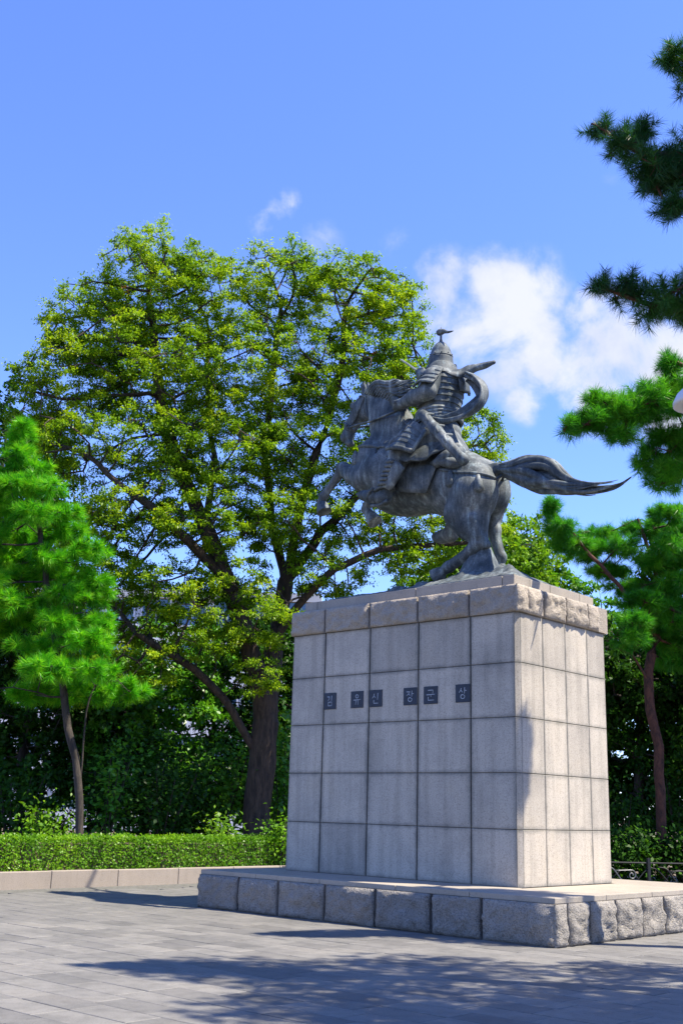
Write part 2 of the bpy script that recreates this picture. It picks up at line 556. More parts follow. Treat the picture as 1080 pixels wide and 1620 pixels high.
def rough_block(name, parent, mat, w, h, d, loc, rz, bulge=.06, amp=.034, seed=0, margin=.018, rez=.034, ends=(False, False)):
    """block with a quarry face (towards -y) inside a dressed margin; origin at the front lower left corner"""
    nx, nz = max(4, int(w / rez)), max(4, int(h / rez))
    V, F = [], []
    sd = Vector((seed * 3.17, seed * 1.31, seed * 2.3))
    for j in range(nz + 1):
        for i in range(nx + 1):
            u, t = i / nx, j / nz
            x, z = u * w, t * h
            e = min(x, w - x) if not ends[0] and not ends[1] else min(x if not ends[0] else 9, w - x if not ends[1] else 9)
            e = min(e, z)
            q = Vector((x, z, 0)) + sd
            k = min(1.0, max(0.0, e / .05)); k = k * k * (3 - 2 * k)
            kt = min(1.0, max(0.0, (h - z) / (.10 + .09 * max(-.6, vnoise(q + Vector((3, 7, 2)), 3.0))))); k *= kt * (2 - kt)
            n = vnoise(q, 4.0) * amp * 1.3 + vnoise(q, 16) * amp * .75 - abs(vnoise(q + Vector((5, 2, 1)), 2.4)) * amp * 1.5
            y = -k * (bulge + n)
            if j == nz: y = 0
            V.append((x, y, z + (0 if j in (0, nz) else vnoise(q + Vector((9, 9, 9)), 9) * .006 * k)))
    for j in range(nz):
        for i in range(nx):
            a = j * (nx + 1) + i
            F.append((a, a + 1, a + nx + 2, a + nx + 1))
    o = len(V)
    V += [(0, d, 0), (w, d, 0), (w, d, h), (0, d, h)]
    bot = [i for i in range(nx + 1)]
    top = [nz * (nx + 1) + i for i in range(nx + 1)]
    lef = [j * (nx + 1) for j in range(nz + 1)]
    rig = [j * (nx + 1) + nx for j in range(nz + 1)]
    F.append(tuple(top) + (o + 2, o + 3)); F.append(tuple(reversed(bot)) + (o, o + 1))
    F.append(tuple(lef) + (o + 3, o)); F.append(tuple(reversed(rig)) + (o + 1, o + 2))
    F.append((o + 1, o, o + 3, o + 2))
    ob = MB().add(V, F).build(name, mat, parent, smooth=False, loc=loc)
    ob.data.polygons.foreach_set('use_smooth', [len(f_) == 4 and max(f_) < o for f_ in F])
    ob.rotation_euler = (0, 0, rz)
    return ob


PL_Z = .598
PX0, PX1, PY0, PY1 = -5.46, 1.474, -1.36, 4.0              # plinth edges in plaza coordinates
def plinth():
    root = empty('plinth', W(0, 0), YAW)
    tag(root, 'low granite plinth of rough quarry-faced blocks under the statue pedestal', 'plinth')
    MB().box((PX0 + .1, PY0 + .1, -.01), (PX1 - .1, PY1 - .1, PL_Z - .08)).build('core', MATS['mortar'], root)
    bh = PL_Z - .075
    mats = MATS['granite_rough']
    fj = [PX0, -4.47, -3.56, -2.56, -1.56, -.535, .315, PX1]
    for k in range(len(fj) - 1):
        rough_block('rough_block', root, mats, fj[k + 1] - fj[k] - (.05 if k < 6 else .03), bh, .25, (fj[k] + .025, PY0, 0), 0, seed=k)
    rj = [PY0 + .27, -.52, .17, .92, 1.6, 2.37, 3.15, PY1]
    for k in range(len(rj) - 1):
        rough_block('rough_block', root, mats, rj[k + 1] - rj[k] - .05, bh, .25, (PX1, rj[k] + .025, 0), math.pi / 2, seed=20 + k, amp=.03)
    rough_block('rough_block', root, mats, .285, bh, .02, (PX1, PY0 - .018, 0), math.pi / 2, seed=19, amp=.03, bulge=.045)
    for k in range(7):
        w = (PX1 - PX0) / 7
        rough_block('rough_block', root, mats, w - .03, bh, .25, (PX1 - k * w - .015, PY1, 0), math.pi, seed=40 + k)
    for k in range(5):
        w = (PY1 - PY0 - .54) / 5
        rough_block('rough_block', root, mats, w - .03, bh, .25, (PX0, PY1 - .27 - k * w - .015, 0), -math.pi / 2, seed=60 + k)
    # top slabs in two rings round the shaft
    xs = [PX0 + .02, -4.1, -2.7, -1.2, .1, PX1 - .02]
    ys = [PY0 + .02, -.02, 1.3, 2.72, PY1 - .02]
    for i in range(5):
        for j in range(4):
            if 0 < i < 4 and 0 < j < 3: continue
            g = .004
            o = MB().box((xs[i] + g, ys[j] + g, PL_Z - .073), (xs[i + 1] - g, ys[j + 1] - g, PL_Z + random.uniform(-.002, .002))).build('top_slab', MATS['granite_slab'], root)
            bevel(o, .008)


plinth()

# ------------------------------------------------------------------ pedestal
SH_X0, SH_X1, SH_D = -4.763, .0545, 2.70
ROWS = [.598, 1.413, 2.233, 3.058, 3.886, 4.664]
FU = [-4.763, -3.974, -2.928, -1.874, -.826, 0.0]
RW = [.084, .716, 1.390, 2.078, 2.70]
TOP_Z = 5.29


STROKES = {  # each syllable in a unit square, brush strokes as polylines
    'gim': [[(.14, .90), (.44, .88), (.40, .70), (.24, .52)], [(.70, .98), (.68, .50)], [(.30, .42), (.28, .06)], [(.30, .40), (.72, .42), (.70, .06)], [(.28, .08), (.72, .08)]],
    'yu': [[(.50, .95), (.36, .86), (.36, .72), (.50, .63), (.64, .72), (.64, .86), (.50, .95)], [(.10, .46), (.92, .50)], [(.40, .46), (.34, .04)], [(.62, .47), (.62, .02)]],
    'sin': [[(.34, .92), (.28, .72), (.10, .52)], [(.30, .74), (.46, .56)], [(.74, .96), (.72, .36)], [(.28, .36), (.28, .08), (.80, .08)]],
    'jang': [[(.10, .90), (.46, .90), (.30, .72), (.10, .56)], [(.32, .72), (.48, .58)], [(.68, .98), (.66, .46)], [(.68, .72), (.88, .72)],
             [(.50, .40), (.32, .34), (.30, .16), (.46, .06), (.64, .12), (.68, .28), (.50, .40)]],
    'gun': [[(.22, .92), (.76, .92), (.72, .62)], [(.06, .54), (.96, .56)], [(.54, .54), (.52, .36)], [(.24, .36), (.24, .08), (.86, .08)]],
    'sang': [[(.34, .94), (.28, .76), (.10, .56)], [(.30, .76), (.46, .58)], [(.68, .98), (.66, .46)], [(.68, .72), (.88, .72)],
             [(.50, .40), (.32, .34), (.30, .16), (.46, .06), (.64, .12), (.68, .28), (.50, .40)]],
}


def stroke_mesh(mb, pts, w, S, ox, oz, y0, y1):
    P = spline(pts, 4 * len(pts)) if len(pts) > 5 else np.array(pts)
    if len(pts) <= 5:
        Q = [P[0]]
        for a, b in zip(P[:-1], P[1:]): Q += [a + (b - a) * t for t in (.5, 1)]
        P = np.array(Q)
    n = len(P)
    Lf, Rt = [], []
    for i in range(n):
        t = P[min(i + 1, n - 1)] - P[max(i - 1, 0)]
        t = t / (np.linalg.norm(t) + 1e-9)
        nn = np.array([-t[1], t[0]])
        ww = w * (1.15 - .5 * (i / (n - 1)))
        Lf.append(P[i] + nn * ww); Rt.append(P[i] - nn * ww)
    V = [(ox + p[0] * S, y1, oz + p[1] * S) for p in Lf] + [(ox + p[0] * S, y1, oz + p[1] * S) for p in Rt]
    V += [(x, y0, z) for x, _, z in V]
    F = []
    for i in range(n - 1):
        F.append((i, i + 1, n + i + 1, n + i))
        F.append((2 * n + i, 2 * n + i + 1, i + 1, i)); F.append((n + i, n + i + 1, 3 * n + i + 1, 3 * n + i))
    F.append((0, n, 3 * n, 2 * n)); F.append((n - 1, 3 * n - 1, 4 * n - 1, 2 * n - 1)[::1])
    mb.add(V, F)


def pedestal():
    root = empty('pedestal', W(0, 0, PL_Z), YAW)
    tag(root, 'tall pale granite pedestal of squared panels with six dark name plaques', 'pedestal')
    Z = lambda z: z - PL_Z
    MB().box((SH_X0 + .03, .03, 0), (SH_X1 - .09, SH_D - .03, Z(5.085))).build('core', MATS['mortar'], root)
    gv, gh = .013, .0035
    mp = MATS['granite_panel']
    def panel(x0, x1, z0, z1, face):
        w, h, t = x1 - x0, z1 - z0, .045
        me = MB().box((0, 0, 0), (w, t, h))
        if face == 'front': loc, rz = (x0, 0, z0), 0
        elif face == 'right': loc, rz = (SH_X1, x0, z0), math.pi / 2
        elif face == 'back': loc, rz = (x1, SH_D, z0), math.pi
        else: loc, rz = (SH_X0, x1, z0), -math.pi / 2
        o = me.build('granite_panel', mp, root, loc=loc)
        o.rotation_euler = (0, 0, rz)
        bevel(o, .006, 1)
        return o
    for r in range(5):
        z0, z1 = Z(ROWS[r]) + gh, Z(ROWS[r + 1]) - gh
        if r == 0: z0 = 0.0
        for k in range(5):
            a, b = FU[k] + gv, FU[k + 1] - gv
            if k == 4: b = 0.0
            if k == 0: a = FU[0]
            panel(a, b, z0, z1, 'front'); 
            panel(a + .05 if k == 0 else a, b, z0, z1, 'back')
        for k in range(4):
            a, b = RW[k] + gh, RW[k + 1] - gh
            if k == 0: a = RW[0]
            if k == 3: b = SH_D - .05
            panel(a, b, z0, z1, 'right')
            panel(.05 if k == 0 else a, b, z0, z1, 'left')
        # chamfered quoin closing the near corner
        q = MB()
        pts = [(0.002, 0), (SH_X1, .082), (SH_X1 - .05, .082), (0.002, .045)]
        q.add([(x, y, z0) for x, y in pts] + [(x, y, z1) for x, y in pts],
              [(3, 2, 1, 0), (4, 5, 6, 7), (0, 1, 5, 4), (1, 2, 6, 5), (2, 3, 7, 6), (3, 0, 4, 7)])
        q.build('corner_strip', mp, root)
    # quarry-faced cornice
    c0, c1, pr = Z(4.668), Z(5.095), .035
    for k in range(5):
        a, b = FU[k] + .018, FU[k + 1] - .018
        if k == 0: a = SH_X0 - pr
        if k == 4: b = SH_X1 + pr
        o = rough_block('cornice_stone', root, MATS['cornice_granite'], b - a, c1 - c0, .3, (a, -pr, c0), 0, bulge=.04, amp=.035, seed=80 + k)
        rough_block('cornice_stone', root, MATS['cornice_granite'], b - a, c1 - c0, .3, (b, SH_D + pr, c0), math.pi, bulge=.04, amp=.035, seed=95 + k)
    for k in range(4):
        a, b = RW[k] + .02, RW[k + 1] - .02
        if k == 0: a = .30 - pr
        if k == 3: b = SH_D - .30 + pr
        a0 = a if k else -pr + .30
        rough_block('cornice_stone', root, MATS['cornice_granite'], b - a0, c1 - c0, .3, (SH_X1 + pr, a0, c0), math.pi / 2, bulge=.045, amp=.030, seed=110 + k)
        rough_block('cornice_stone', root, MATS['cornice_granite'], b - a0, c1 - c0, .3, (SH_X0 - pr, b, c0), -math.pi / 2, bulge=.04, amp=.04, seed=120 + k)
    rough_block('cornice_stone', root, MATS['cornice_granite'], .315, c1 - c0, .02, (SH_X1 + pr, -pr - .012, c0), math.pi / 2, bulge=.04, amp=.028, seed=109)
    # smooth capping slabs
    i = .13
    x0, x1, y0, y1 = SH_X0 + i, SH_X1 - i, i, SH_D - i
    js = [x0, -4.33, -2.05, -.30, x1]
    for k in range(4):
        a, b = js[k] + (.0 if k == 0 else .006), js[k + 1] - (.0 if k == 3 else .006)
        o = MB().box((a, y0, Z(5.092)), (b, y0 + .45, Z(TOP_Z))).build('capping_slab', MATS['granite_slab'], root); bevel(o, .008)
        o = MB().box((a, y1 - .45, Z(5.092)), (b, y1, Z(TOP_Z))).build('capping_slab', MATS['granite_slab'], root); bevel(o, .008)
    for a, b in ((x0, x0 + .6), (x1 - .6, x1)):
        ym = 1.18
        for c, d in ((y0 + .456, ym - .006), (ym + .006, y1 - .456)):
            o = MB().box((a, c, Z(5.092)), (b, d, Z(TOP_Z))).build('capping_slab', MATS['granite_slab'], root); bevel(o, .008)
    MB().box((x0 + .61, y0 + .46, Z(5.092)), (x1 - .61, y1 - .46, Z(TOP_Z - .01))).build('capping_fill', MATS['mortar'], root)
    # name plaques
    for key, xa in (('gim', -3.957), ('yu', -3.332), ('sin', -2.914), ('jang', -2.172), ('gun', -1.751), ('sang', -1.112)):
        s = .283; za = Z(3.315)
        p = MB().box((0, -.012, 0), (s, .0, s)).build('plaque', MATS['plaque'], root, loc=(xa, -.001, za))
        bevel(p, .004, 1)
        p['label'] = 'dark bronze plaque with one carved Korean syllable'
        m = MB()
        for st in STROKES[key]:
            stroke_mesh(m, st, .034, .19, .052, .045, -.013, -.0165)
        m.build('carved_letter', MATS['carved_letter'], p)


pedestal()

# ------------------------------------------------------------------ the bronze rider: implicit modelling (smooth unions of tapered limbs), then surface nets
CTR = W((SH_X0 + SH_X1) / 2, SH_D / 2)


def P(px, py, l=0.0):
    """point of the statue (x along the horse, y to its far side, z above the capping) seen at a photo pixel, l metres out from its middle plane"""
    d = pix_ray(px, py); n = -E2
    c0 = CTR + n * l - Vector((0, 0, CAM_H))
    q = Vector((0, 0, CAM_H)) + d * ((c0.dot(n)) / d.dot(n))
    r = q - CTR
    return Vector((r.dot(E1), -l, q.z - TOP_Z))


class Field:
    def __init__(s, lo, hi, h):
        s.lo = np.array(lo, float); s.h = h
        s.n = np.ceil((np.array(hi) - s.lo) / h).astype(int) + 1
        s.D = np.full(s.n, 1.0, np.float32)
    def _box(s, lo, hi):
        a = np.clip(np.floor((np.array(lo) - s.lo) / s.h).astype(int), 0, s.n - 1)
        b = np.clip(np.ceil((np.array(hi) - s.lo) / s.h).astype(int) + 1, 1, s.n)
        ax = [s.lo[i] + s.h * np.arange(a[i], b[i]) for i in range(3)]
        return tuple(slice(a[i], b[i]) for i in range(3)), np.meshgrid(*ax, indexing='ij', sparse=True)
    def _join(s, sl, d, k, cut=False):
        D = s.D[sl]
        if cut:
            d = -d
            h = np.clip(.5 - .5 * (D - d) / k, 0, 1)
            s.D[sl] = D + (d - D) * h + k * h * (1 - h)
        else:
            h = np.clip(.5 + .5 * (D - d) / k, 0, 1)
            s.D[sl] = D + (d - D) * h - k * h * (1 - h)
    def cone(s, a, b, ra, rb, k=.08, sq=(1, 1, 1), cut=False):
        """tapered limb; sq squashes the cross-section along the three axes"""
        a, b = np.array(a, float), np.array(b, float); q = np.array(sq, float)
        m = max(ra, rb) * max(1, q.max()) + k * 1.5
        sl, g = s._box(np.minimum(a, b) - m, np.maximum(a, b) + m)
        pa = [(g[i] - a[i]) / q[i] for i in range(3)]; ba = (b - a) / q
        t = np.clip((pa[0] * ba[0] + pa[1] * ba[1] + pa[2] * ba[2]) / max(1e-9, ba @ ba), 0, 1)
        d = np.sqrt(sum((pa[i] - t * ba[i]) ** 2 for i in range(3))) - (ra + (rb - ra) * t)
        s._join(sl, d * q.min() ** .5, k, cut)
        return s
    def chain(s, pts, radii, k=.08, sq=(1, 1, 1)):
        for i in range(len(pts) - 1): s.cone(pts[i], pts[i + 1], radii[i], radii[i + 1], k, sq)
        return s
    def ell(s, c, r, k=.1, rot=0.0, cut=False):
        """ellipsoid, turned about the lateral axis by rot"""
        c, r = np.array(c, float), np.array(r, float); m = r.max() + k * 1.5
        sl, g = s._box(c - m, c + m)
        x, y, z = g[0] - c[0], g[1] - c[1], g[2] - c[2]
        if rot:
            cr, sr = math.cos(rot), math.sin(rot); x, z = x * cr + z * sr, -x * sr + z * cr
        k0 = np.sqrt((x / r[0]) ** 2 + (y / r[1]) ** 2 + (z / r[2]) ** 2)
        k1 = np.sqrt((x / r[0] ** 2) ** 2 + (y / r[1] ** 2) ** 2 + (z / r[2] ** 2) ** 2)
        d = k0 * (k0 - 1) / np.maximum(k1, 1e-6)
        s._join(sl, d, k, cut)
        return s
    def mesh(s, name):
        D = s.D; S = D < 0
        nx, ny, nz = D.shape
        cs = (nx - 1, ny - 1, nz - 1)
        acc = np.zeros(cs + (3,), np.float32); cnt = np.zeros(cs, np.float32)
        def sub(A, o): return A[o[0]:o[0] + cs[0], o[1]:o[1] + cs[1], o[2]:o[2] + cs[2]]
        for ax in range(3):
            o1, o2 = [i for i in range(3) if i != ax]
            for p in (0, 1):
                for q in (0, 1):
                    a = [0, 0, 0]; a[o1] = p; a[o2] = q; b = list(a); b[ax] = 1
                    Sa, Sb = sub(S, a), sub(S, b)
                    ii = np.nonzero(Sa != Sb)
                    da, db = sub(D, a)[ii], sub(D, b)[ii]
                    t = da / (da - db)
                    v = np.zeros((len(t), 3), np.float32); v[:, o1] = p; v[:, o2] = q; v[:, ax] = t
                    acc[ii] += v; cnt[ii] += 1
        act = np.nonzero(cnt > 0)
        idx = np.full(cs, -1, np.int64); idx[act] = np.arange(len(act[0]))
        V = (acc[act] / cnt[act][:, None] + np.stack(act, 1)) * s.h + s.lo
        Fs = []
        for ax in range(3):
            o1, o2 = [(1, 2), (2, 0), (0, 1)][ax]
            sa = [slice(None)] * 3; sb = [slice(None)] * 3
            sa[ax] = slice(0, -1); sb[ax] = slice(1, None)
            for o in (o1, o2): sa[o] = slice(1, -1); sb[o] = slice(1, -1)
            A, B = S[tuple(sa)], S[tuple(sb)]
            ii = np.stack(np.nonzero(A != B), 1)
            if not len(ii): continue
            fl = A[tuple(ii.T)]
            base = ii.copy(); base[:, o1] += 1; base[:, o2] += 1
            def cell(d1, d2):
                c = base.copy(); c[:, o1] -= d1; c[:, o2] -= d2
                return idx[tuple(c.T)]
            q = np.stack([cell(1, 1), cell(0, 1), cell(0, 0), cell(1, 0)], 1)
            q[~fl] = q[~fl][:, ::-1]
            Fs.append(q)
        F = np.concatenate(Fs)
        F = F[(F >= 0).all(1)]
        return np_mesh(name, V, F, smooth=True)


def strand_bundle(mb, ctrl, half, n, rad=.42, twist=1.2, seg=22, sides=6, squash=1.0, seed=3, lat=Vector((0, 1, 0)), spread=1.0, taper=None):
    """twisted locks running along a centre line: hair, tail and wind-blown scarf"""
    rr = random.Random(seed)
    C = spline([(*c, h) for c, h in zip(ctrl, half)], seg)
    for j in range(n):
        ph = 2 * math.pi * j / n + rr.uniform(-.3, .3)
        off0 = .62 * spread if j % 4 else .25
        t0, t1 = rr.uniform(0, .05), rr.uniform(.66, 1.0)
        pts, rs = [], []
        for i in range(seg):
            t = i / (seg - 1)
            if t > t1 + .01: break
            c = Vector(C[i][:3]); h = max(.004, C[i][3])
            tg = Vector(C[min(i + 1, seg - 1)][:3]) - Vector(C[max(i - 1, 0)][:3]); tg.normalize()
            up = tg.cross(lat).normalized()
            a = ph + twist * t * 2.6 + .4 * math.sin(t * 8 + j)
            off = off0 * (1 + 1.1 * max(0, t - .62) + .12 * math.sin(t * 9 + 2 * j))
            pts.append(c + up * (math.cos(a) * h * off) + lat * (math.sin(a) * h * off * squash))
            e = min(1, (t1 + .06 - t) / .30) if t1 < .97 else 1
            rs.append(max(.003, h * rad * e))
        mb.tube(pts, rs, sides)


def sheet(mb, rows, thick, nrm=None, sub=3, fold=0.0, folds=5, seed=1):
    """thick cloth or plate through a grid of points"""
    rows = [spline(r, (len(r) - 1) * sub + 1) for r in rows]
    A = np.array(rows)                                     # m x n x 3
    cols = [spline(A[:, j], (len(A) - 1) * sub + 1) for j in range(A.shape[1])]
    G = np.array(cols).transpose(1, 0, 2)
    m, n = G.shape[:2]
    du = np.gradient(G, axis=1); dv = np.gradient(G, axis=0)
    Nn = np.cross(du, dv); Nn /= (np.linalg.norm(Nn, axis=2, keepdims=True) + 1e-9)
    if fold:
        u = np.linspace(0, 1, n)[None, :, None]; v = np.linspace(0, 1, m)[:, None, None]
        G = G + Nn * fold * v ** .7 * np.sin(u * math.pi * 2 * folds + 1.5 * v + seed)
        du = np.gradient(G, axis=1); dv = np.gradient(G, axis=0)
        Nn = np.cross(du, dv); Nn /= (np.linalg.norm(Nn, axis=2, keepdims=True) + 1e-9)
    A, B = G + Nn * thick / 2, G - Nn * thick / 2
    V = np.concatenate([A.reshape(-1, 3), B.reshape(-1, 3)])
    F = []
    o = m * n
    for i in range(m - 1):
        for j in range(n - 1):
            a = i * n + j
            F.append((a, a + 1, a + n + 1, a + n)); F.append((o + a + n, o + a + n + 1, o + a + 1, o + a))
    for i in range(m - 1):
        a = i * n; F.append((a + n, a + n + o, a + o, a)); a = i * n + n - 1; F.append((a, a + o, a + n + o, a + n))
    for j in range(n - 1):
        F.append((j, j + o, j + 1 + o, j + 1)); a = (m - 1) * n + j; F.append((a + 1, a + 1 + o, a + o, a))
    return mb.add(V, F)


BZ = MATS['bronze']


def statue():
    root = empty('equestrian_statue', CTR + Vector((0, 0, TOP_Z)), YAW)
    tag(root, 'weathered bronze armoured rider on a rearing horse atop the granite pedestal', 'statue')

    # ---------------- rock base
    nx, ny = 90, 44
    x0, x1, y0, y1 = -1.75, 2.25, -1.17, 1.17
    V, F = [], []
    mound = P(765, 889, .05)
    for j in range(ny + 1):
        for i in range(nx + 1):
            u, v = i / nx, j / ny
            x, y = x0 + (x1 - x0) * u, y0 + (y1 - y0) * v
            e = min(1, min(u * 7, (1 - u) * 10, v * 6, max(0, .72 - .26 * max(0, (u - .7) / .3) - v) * 3.5))
            n = vnoise((x, y, 3.3), 1.3); n2 = abs(vnoise((x, y, 8.1), 3.1))
            z = .02 + e * max(0, .10 + .11 * n + .10 * n2 + .10 * u)
            dx, dy = x - mound.x, y - mound.y
            z += e * .50 * math.exp(-((dx / .30) ** 4 + (dy / .34) ** 4)) * (1 + .30 * vnoise((x, y, 1), 4) + .22 * abs(vnoise((x, y, 4), 9)))
            z += e * .10 * math.exp(-((dx / .8) ** 2 + (dy / .6) ** 2))
            V.append((x, y, z))
    for j in range(ny):
        for i in range(nx):
            a = j * (nx + 1) + i
            F.append((a, a + 1, a + nx + 2, a + nx + 1))
    o = len(V)
    ring = [i for i in range(nx + 1)] + [j * (nx + 1) + nx for j in range(1, ny + 1)] + [ny * (nx + 1) + i for i in range(nx - 1, -1, -1)] + [j * (nx + 1) for j in range(ny - 1, 0, -1)]
    V += [(V[r][0], V[r][1], 0.0) for r in ring]
    for k in range(len(ring)):
        k2 = (k + 1) % len(ring)
        F.append((ring[k2], ring[k], o + k, o + k2))
    MB().add(V, F).build('rock_base', BZ, root, smooth=True)

    # ---------------- horse
    f = Field((-3.6, -.95, -.1), (2.1, .95, 5.1), .027)
    f.ell(P(668, 764), (1.15, .56, .60), .25, .08)                    # barrel
    f.ell(P(727, 768), (.76, .56, .61), .25, -.1)                      # loins and croup
    f.ell(P(750, 778, .24), (.46, .31, .55), .14, .25)                 # near haunch
    f.ell(P(770, 776, -.25), (.46, .31, .55), .14, .25)                # far haunch
    f.ell(P(612, 742), (.60, .50, .66), .28, .3)                      # chest
    f.ell(P(592, 728, .18), (.34, .28, .46), .15, .3)                 # breast muscles
    f.ell(P(600, 728, -.18), (.34, .28, .46), .15, .3)
    f.ell(P(612, 745, .36), (.40, .20, .50), .15, .5)                 # near shoulder
    f.chain([P(630, 712), P(621, 680), P(612, 655), P(595, 634)], [.54, .45, .38, .26], .16, (1, .60, 1))   # neck
    f.chain([P(588, 630), P(571, 648), P(556, 674), P(549, 690)], [.215, .205, .150, .125], .06, (1, .74, 1))   # head
    f.ell(P(578, 650), (.21, .16, .23), .07, .5)                      # cheek
    f.ell(P(549, 692), (.155, .125, .13), .05)                        # muzzle
    f.ell(P(553, 702), (.10, .09, .07), .04)                          # chin
    f.ell(P(558, 641, .13), (.075, .05, .06), .035)                   # brow over the near eye
    f.ell(P(563, 642, -.13), (.075, .05, .06), .035)
    f.ell(P(556, 645, .155), (.04, .03, .035), .012)
    f.ell(P(541, 690, .10), (.03, .03, .025), .02, cut=True)          # nostril
    f.cone(P(549, 697, .09), P(561, 693, .12), .012, .012, .02, cut=True)    # mouth line
    f.ell(P(566, 668, .165), (.09, .03, .16), .04, .5, cut=True)      # hollow of the cheek
    for l, bx in ((.09, 575), (-.09, 581)):                            # ears
        f.chain([P(bx + 1, 622, l), P(bx, 613, l), P(bx + 1, 602, l)], [.07, .065, .012], .03, (1, .6, 1))
    # near foreleg, thrown forward
    l = .26
    f.chain([P(600, 748, .25), P(578, 757, l), P(560, 752, l), P(544, 742, l)], [.36, .27, .185, .135], .1)
    f.ell(P(541, 741, l), (.145, .12, .13), .05)
    f.chain([P(541, 744, l), P(527, 764, l), P(513, 783, l)], [.118, .078, .085], .03)
    f.cone(P(536, 757, l), P(516, 785, l), .03, .035, .02)
    f.ell(P(512, 784, l), (.105, .095, .10), .03)
    f.chain([P(511, 786, l), P(508, 795, l)], [.08, .088], .03)
    hoofs = [(P(508, 795, l), P(513, 810, l))]
    # far foreleg, folded under
    l = -.24
    f.chain([P(640, 752, -.2), P(612, 772, l), P(590, 786, l)], [.34, .22, .14], .1)
    f.ell(P(588, 787, l), (.14, .11, .13), .04)
    f.chain([P(588, 790, l), P(580, 800, l), P(578, 806, l)], [.11, .085, .09], .03)
    f.chain([P(578, 806, l), P(583, 812, l)], [.085, .09], .03)
    hoofs.append((P(583, 811, l), P(593, 826, l)))
    # near hind leg
    l = .30
    f.chain([P(746, 782, .28), P(732, 812, l), P(741, 832, l), P(757, 853, l)], [.40, .325, .245, .145], .08)
    f.ell(P(718, 817, l), (.17, .16, .18), .08)                        # stifle
    f.cone(P(762, 803, .26), P(763, 850, l), .17, .075, .06)          # ham string
    f.ell(P(758, 857, l), (.17, .12, .15), .05)
    f.cone(P(760, 852, l), P(770, 862, l), .10, .075, .03)            # point of the hock
    f.chain([P(757, 860, l), P(734, 880, l), P(711, 896, l)], [.135, .098, .10], .035)
    f.cone(P(762, 866, l), P(716, 899, l), .045, .04, .02)            # tendon
    f.ell(P(709, 897, l), (.12, .105, .11), .03)
    f.chain([P(706, 899, l), P(699, 905, l)], [.085, .09], .03)
    hoofs.append((P(701, 903, l), P(688, 913, l)))
    # far hind leg
    l = -.33
    f.chain([P(778, 784, -.28), P(777, 812, l), P(779, 836, l)], [.31, .20, .13], .08)
    f.ell(P(781, 839, l), (.145, .11, .15), .04)
    f.chain([P(781, 842, l), P(786, 862, l), P(791, 880, l)], [.118, .092, .10], .03)
    f.ell(P(792, 882, l), (.11, .10, .11), .03)
    f.chain([P(792, 884, l), P(790, 891, l)], [.085, .095], .03)
    hoofs.append((P(791, 889, l), P(787, 902, l)))
    f.cone(P(783, 742), P(800, 742), .12, .10, .06)                   # dock
    f.cone(P(792, 760, 0), P(797, 815, 0), .09, .05, .09, (1, .5, 1), cut=True)    # cleft between the haunches
    f.cone(P(748, 818, .46), P(758, 847, .41), .07, .04, .05)
    f.cone(P(731, 828, .45), P(752, 850, .40), .07, .04, .05)
    f.cone(P(592, 742, .42), P(608, 722, .44), .07, .06, .07)
    # muscle grooves
    f.cone(P(742, 805, .62), P(757, 845, .48), .03, .018, .05, cut=True)
    f.cone(P(733, 838, .58), P(755, 856, .42), .016, .012, .04, cut=True)
    f.cone(P(748, 795, .72), P(722, 800, .66), .022, .02, .06, cut=True)
    f.cone(P(600, 700, .42), P(592, 745, .52), .03, .02, .07, cut=True)
    for k in range(4):
        f.cone(P(690 + k * 3, 818 - k * 9, .55), P(698 + k * 4, 814 - k * 9, .6), .012, .01, .03, cut=True)
    hme = f.mesh('horse')
    horse = link('horse', hme, BZ, root)
    from mathutils.bvhtree import BVHTree
    bvh = BVHTree.FromPolygons([v.co.copy() for v in hme.vertices], [tuple(p.vertices) for p in hme.polygons])
    def snap(p, off=.012):
        loc, nrm, _, _ = bvh.find_nearest(p)
        if nrm.dot(Vector((0, 0, 0)) + (loc - Vector((loc.x, 0, loc.z)))) < 0 and abs(loc.y) > .05: nrm = -nrm
        return loc + nrm * off
    for a, b in hoofs:
        m = MB(); d = (b - a)
        m.tube([a, a + d * .25, a + d * .8, b], [.085, .112, .148, .152], 14)
        m.build('hoof', BZ, horse, smooth=False)

    tb = MB()
    T = [(783, 740, .08), (808, 744, .17), (837, 747, .29), (861, 753, .30), (881, 763, .225), (904, 771, .165), (928, 773, .135), (957, 770, .09), (979, 764, .055), (1003, 750, .012)]
    strand_bundle(tb, [P(x, y, .02 * i) for i, (x, y, h) in enumerate(T)], [t[2] for t in T], 22, .26, .5, 36, 6, .8, seed=5, spread=1.25)
    tb.build('tail', BZ, horse, smooth=True)

    mb = MB()
    rr = random.Random(4)
    crest = spline([P(588, 614), P(600, 617), P(612, 623), P(624, 632), P(632, 642)], 15)
    for i, c in enumerate(crest):
        c = Vector(c)
        for s2 in range(4):
            ln = (.85 - .025 * i) * rr.uniform(.85, 1.1) * (1 if i < 12 else .7)
            side = -.05 + .075 * s2
            wv = rr.uniform(-.03, .03)
            pts = [c + Vector((-.04, -side, -.10 - .02 * s2)), c + Vector((ln * .18, -side * 1.2, .045 - .03 * s2)), c + Vector((ln * .45, -side * 1.5, .09 + wv - .05 * s2)), c + Vector((ln * .72, -side * 1.7, .01 + wv - .055 * s2)), c + Vector((ln, -side * 1.8, .0 + wv - .05 * s2))]
            mb.tube(spline(pts, 11), [.02, .03, .038, .042, .042, .040, .037, .032, .026, .018, .004], 6)
    mb.build('mane', BZ, horse, smooth=True)

    # harness
    def strap(name, pts, w, parent, flat=(1, .35), n=16, k=6, hug=True):
        Q = [Vector(q) for q in spline(pts, n)]
        if hug: Q = [snap(q) for q in Q]
        m = MB(); m.tube(Q, w, k, flat); return m.build(name, BZ, parent, smooth=True)
    bit = P(551, 677, .17)
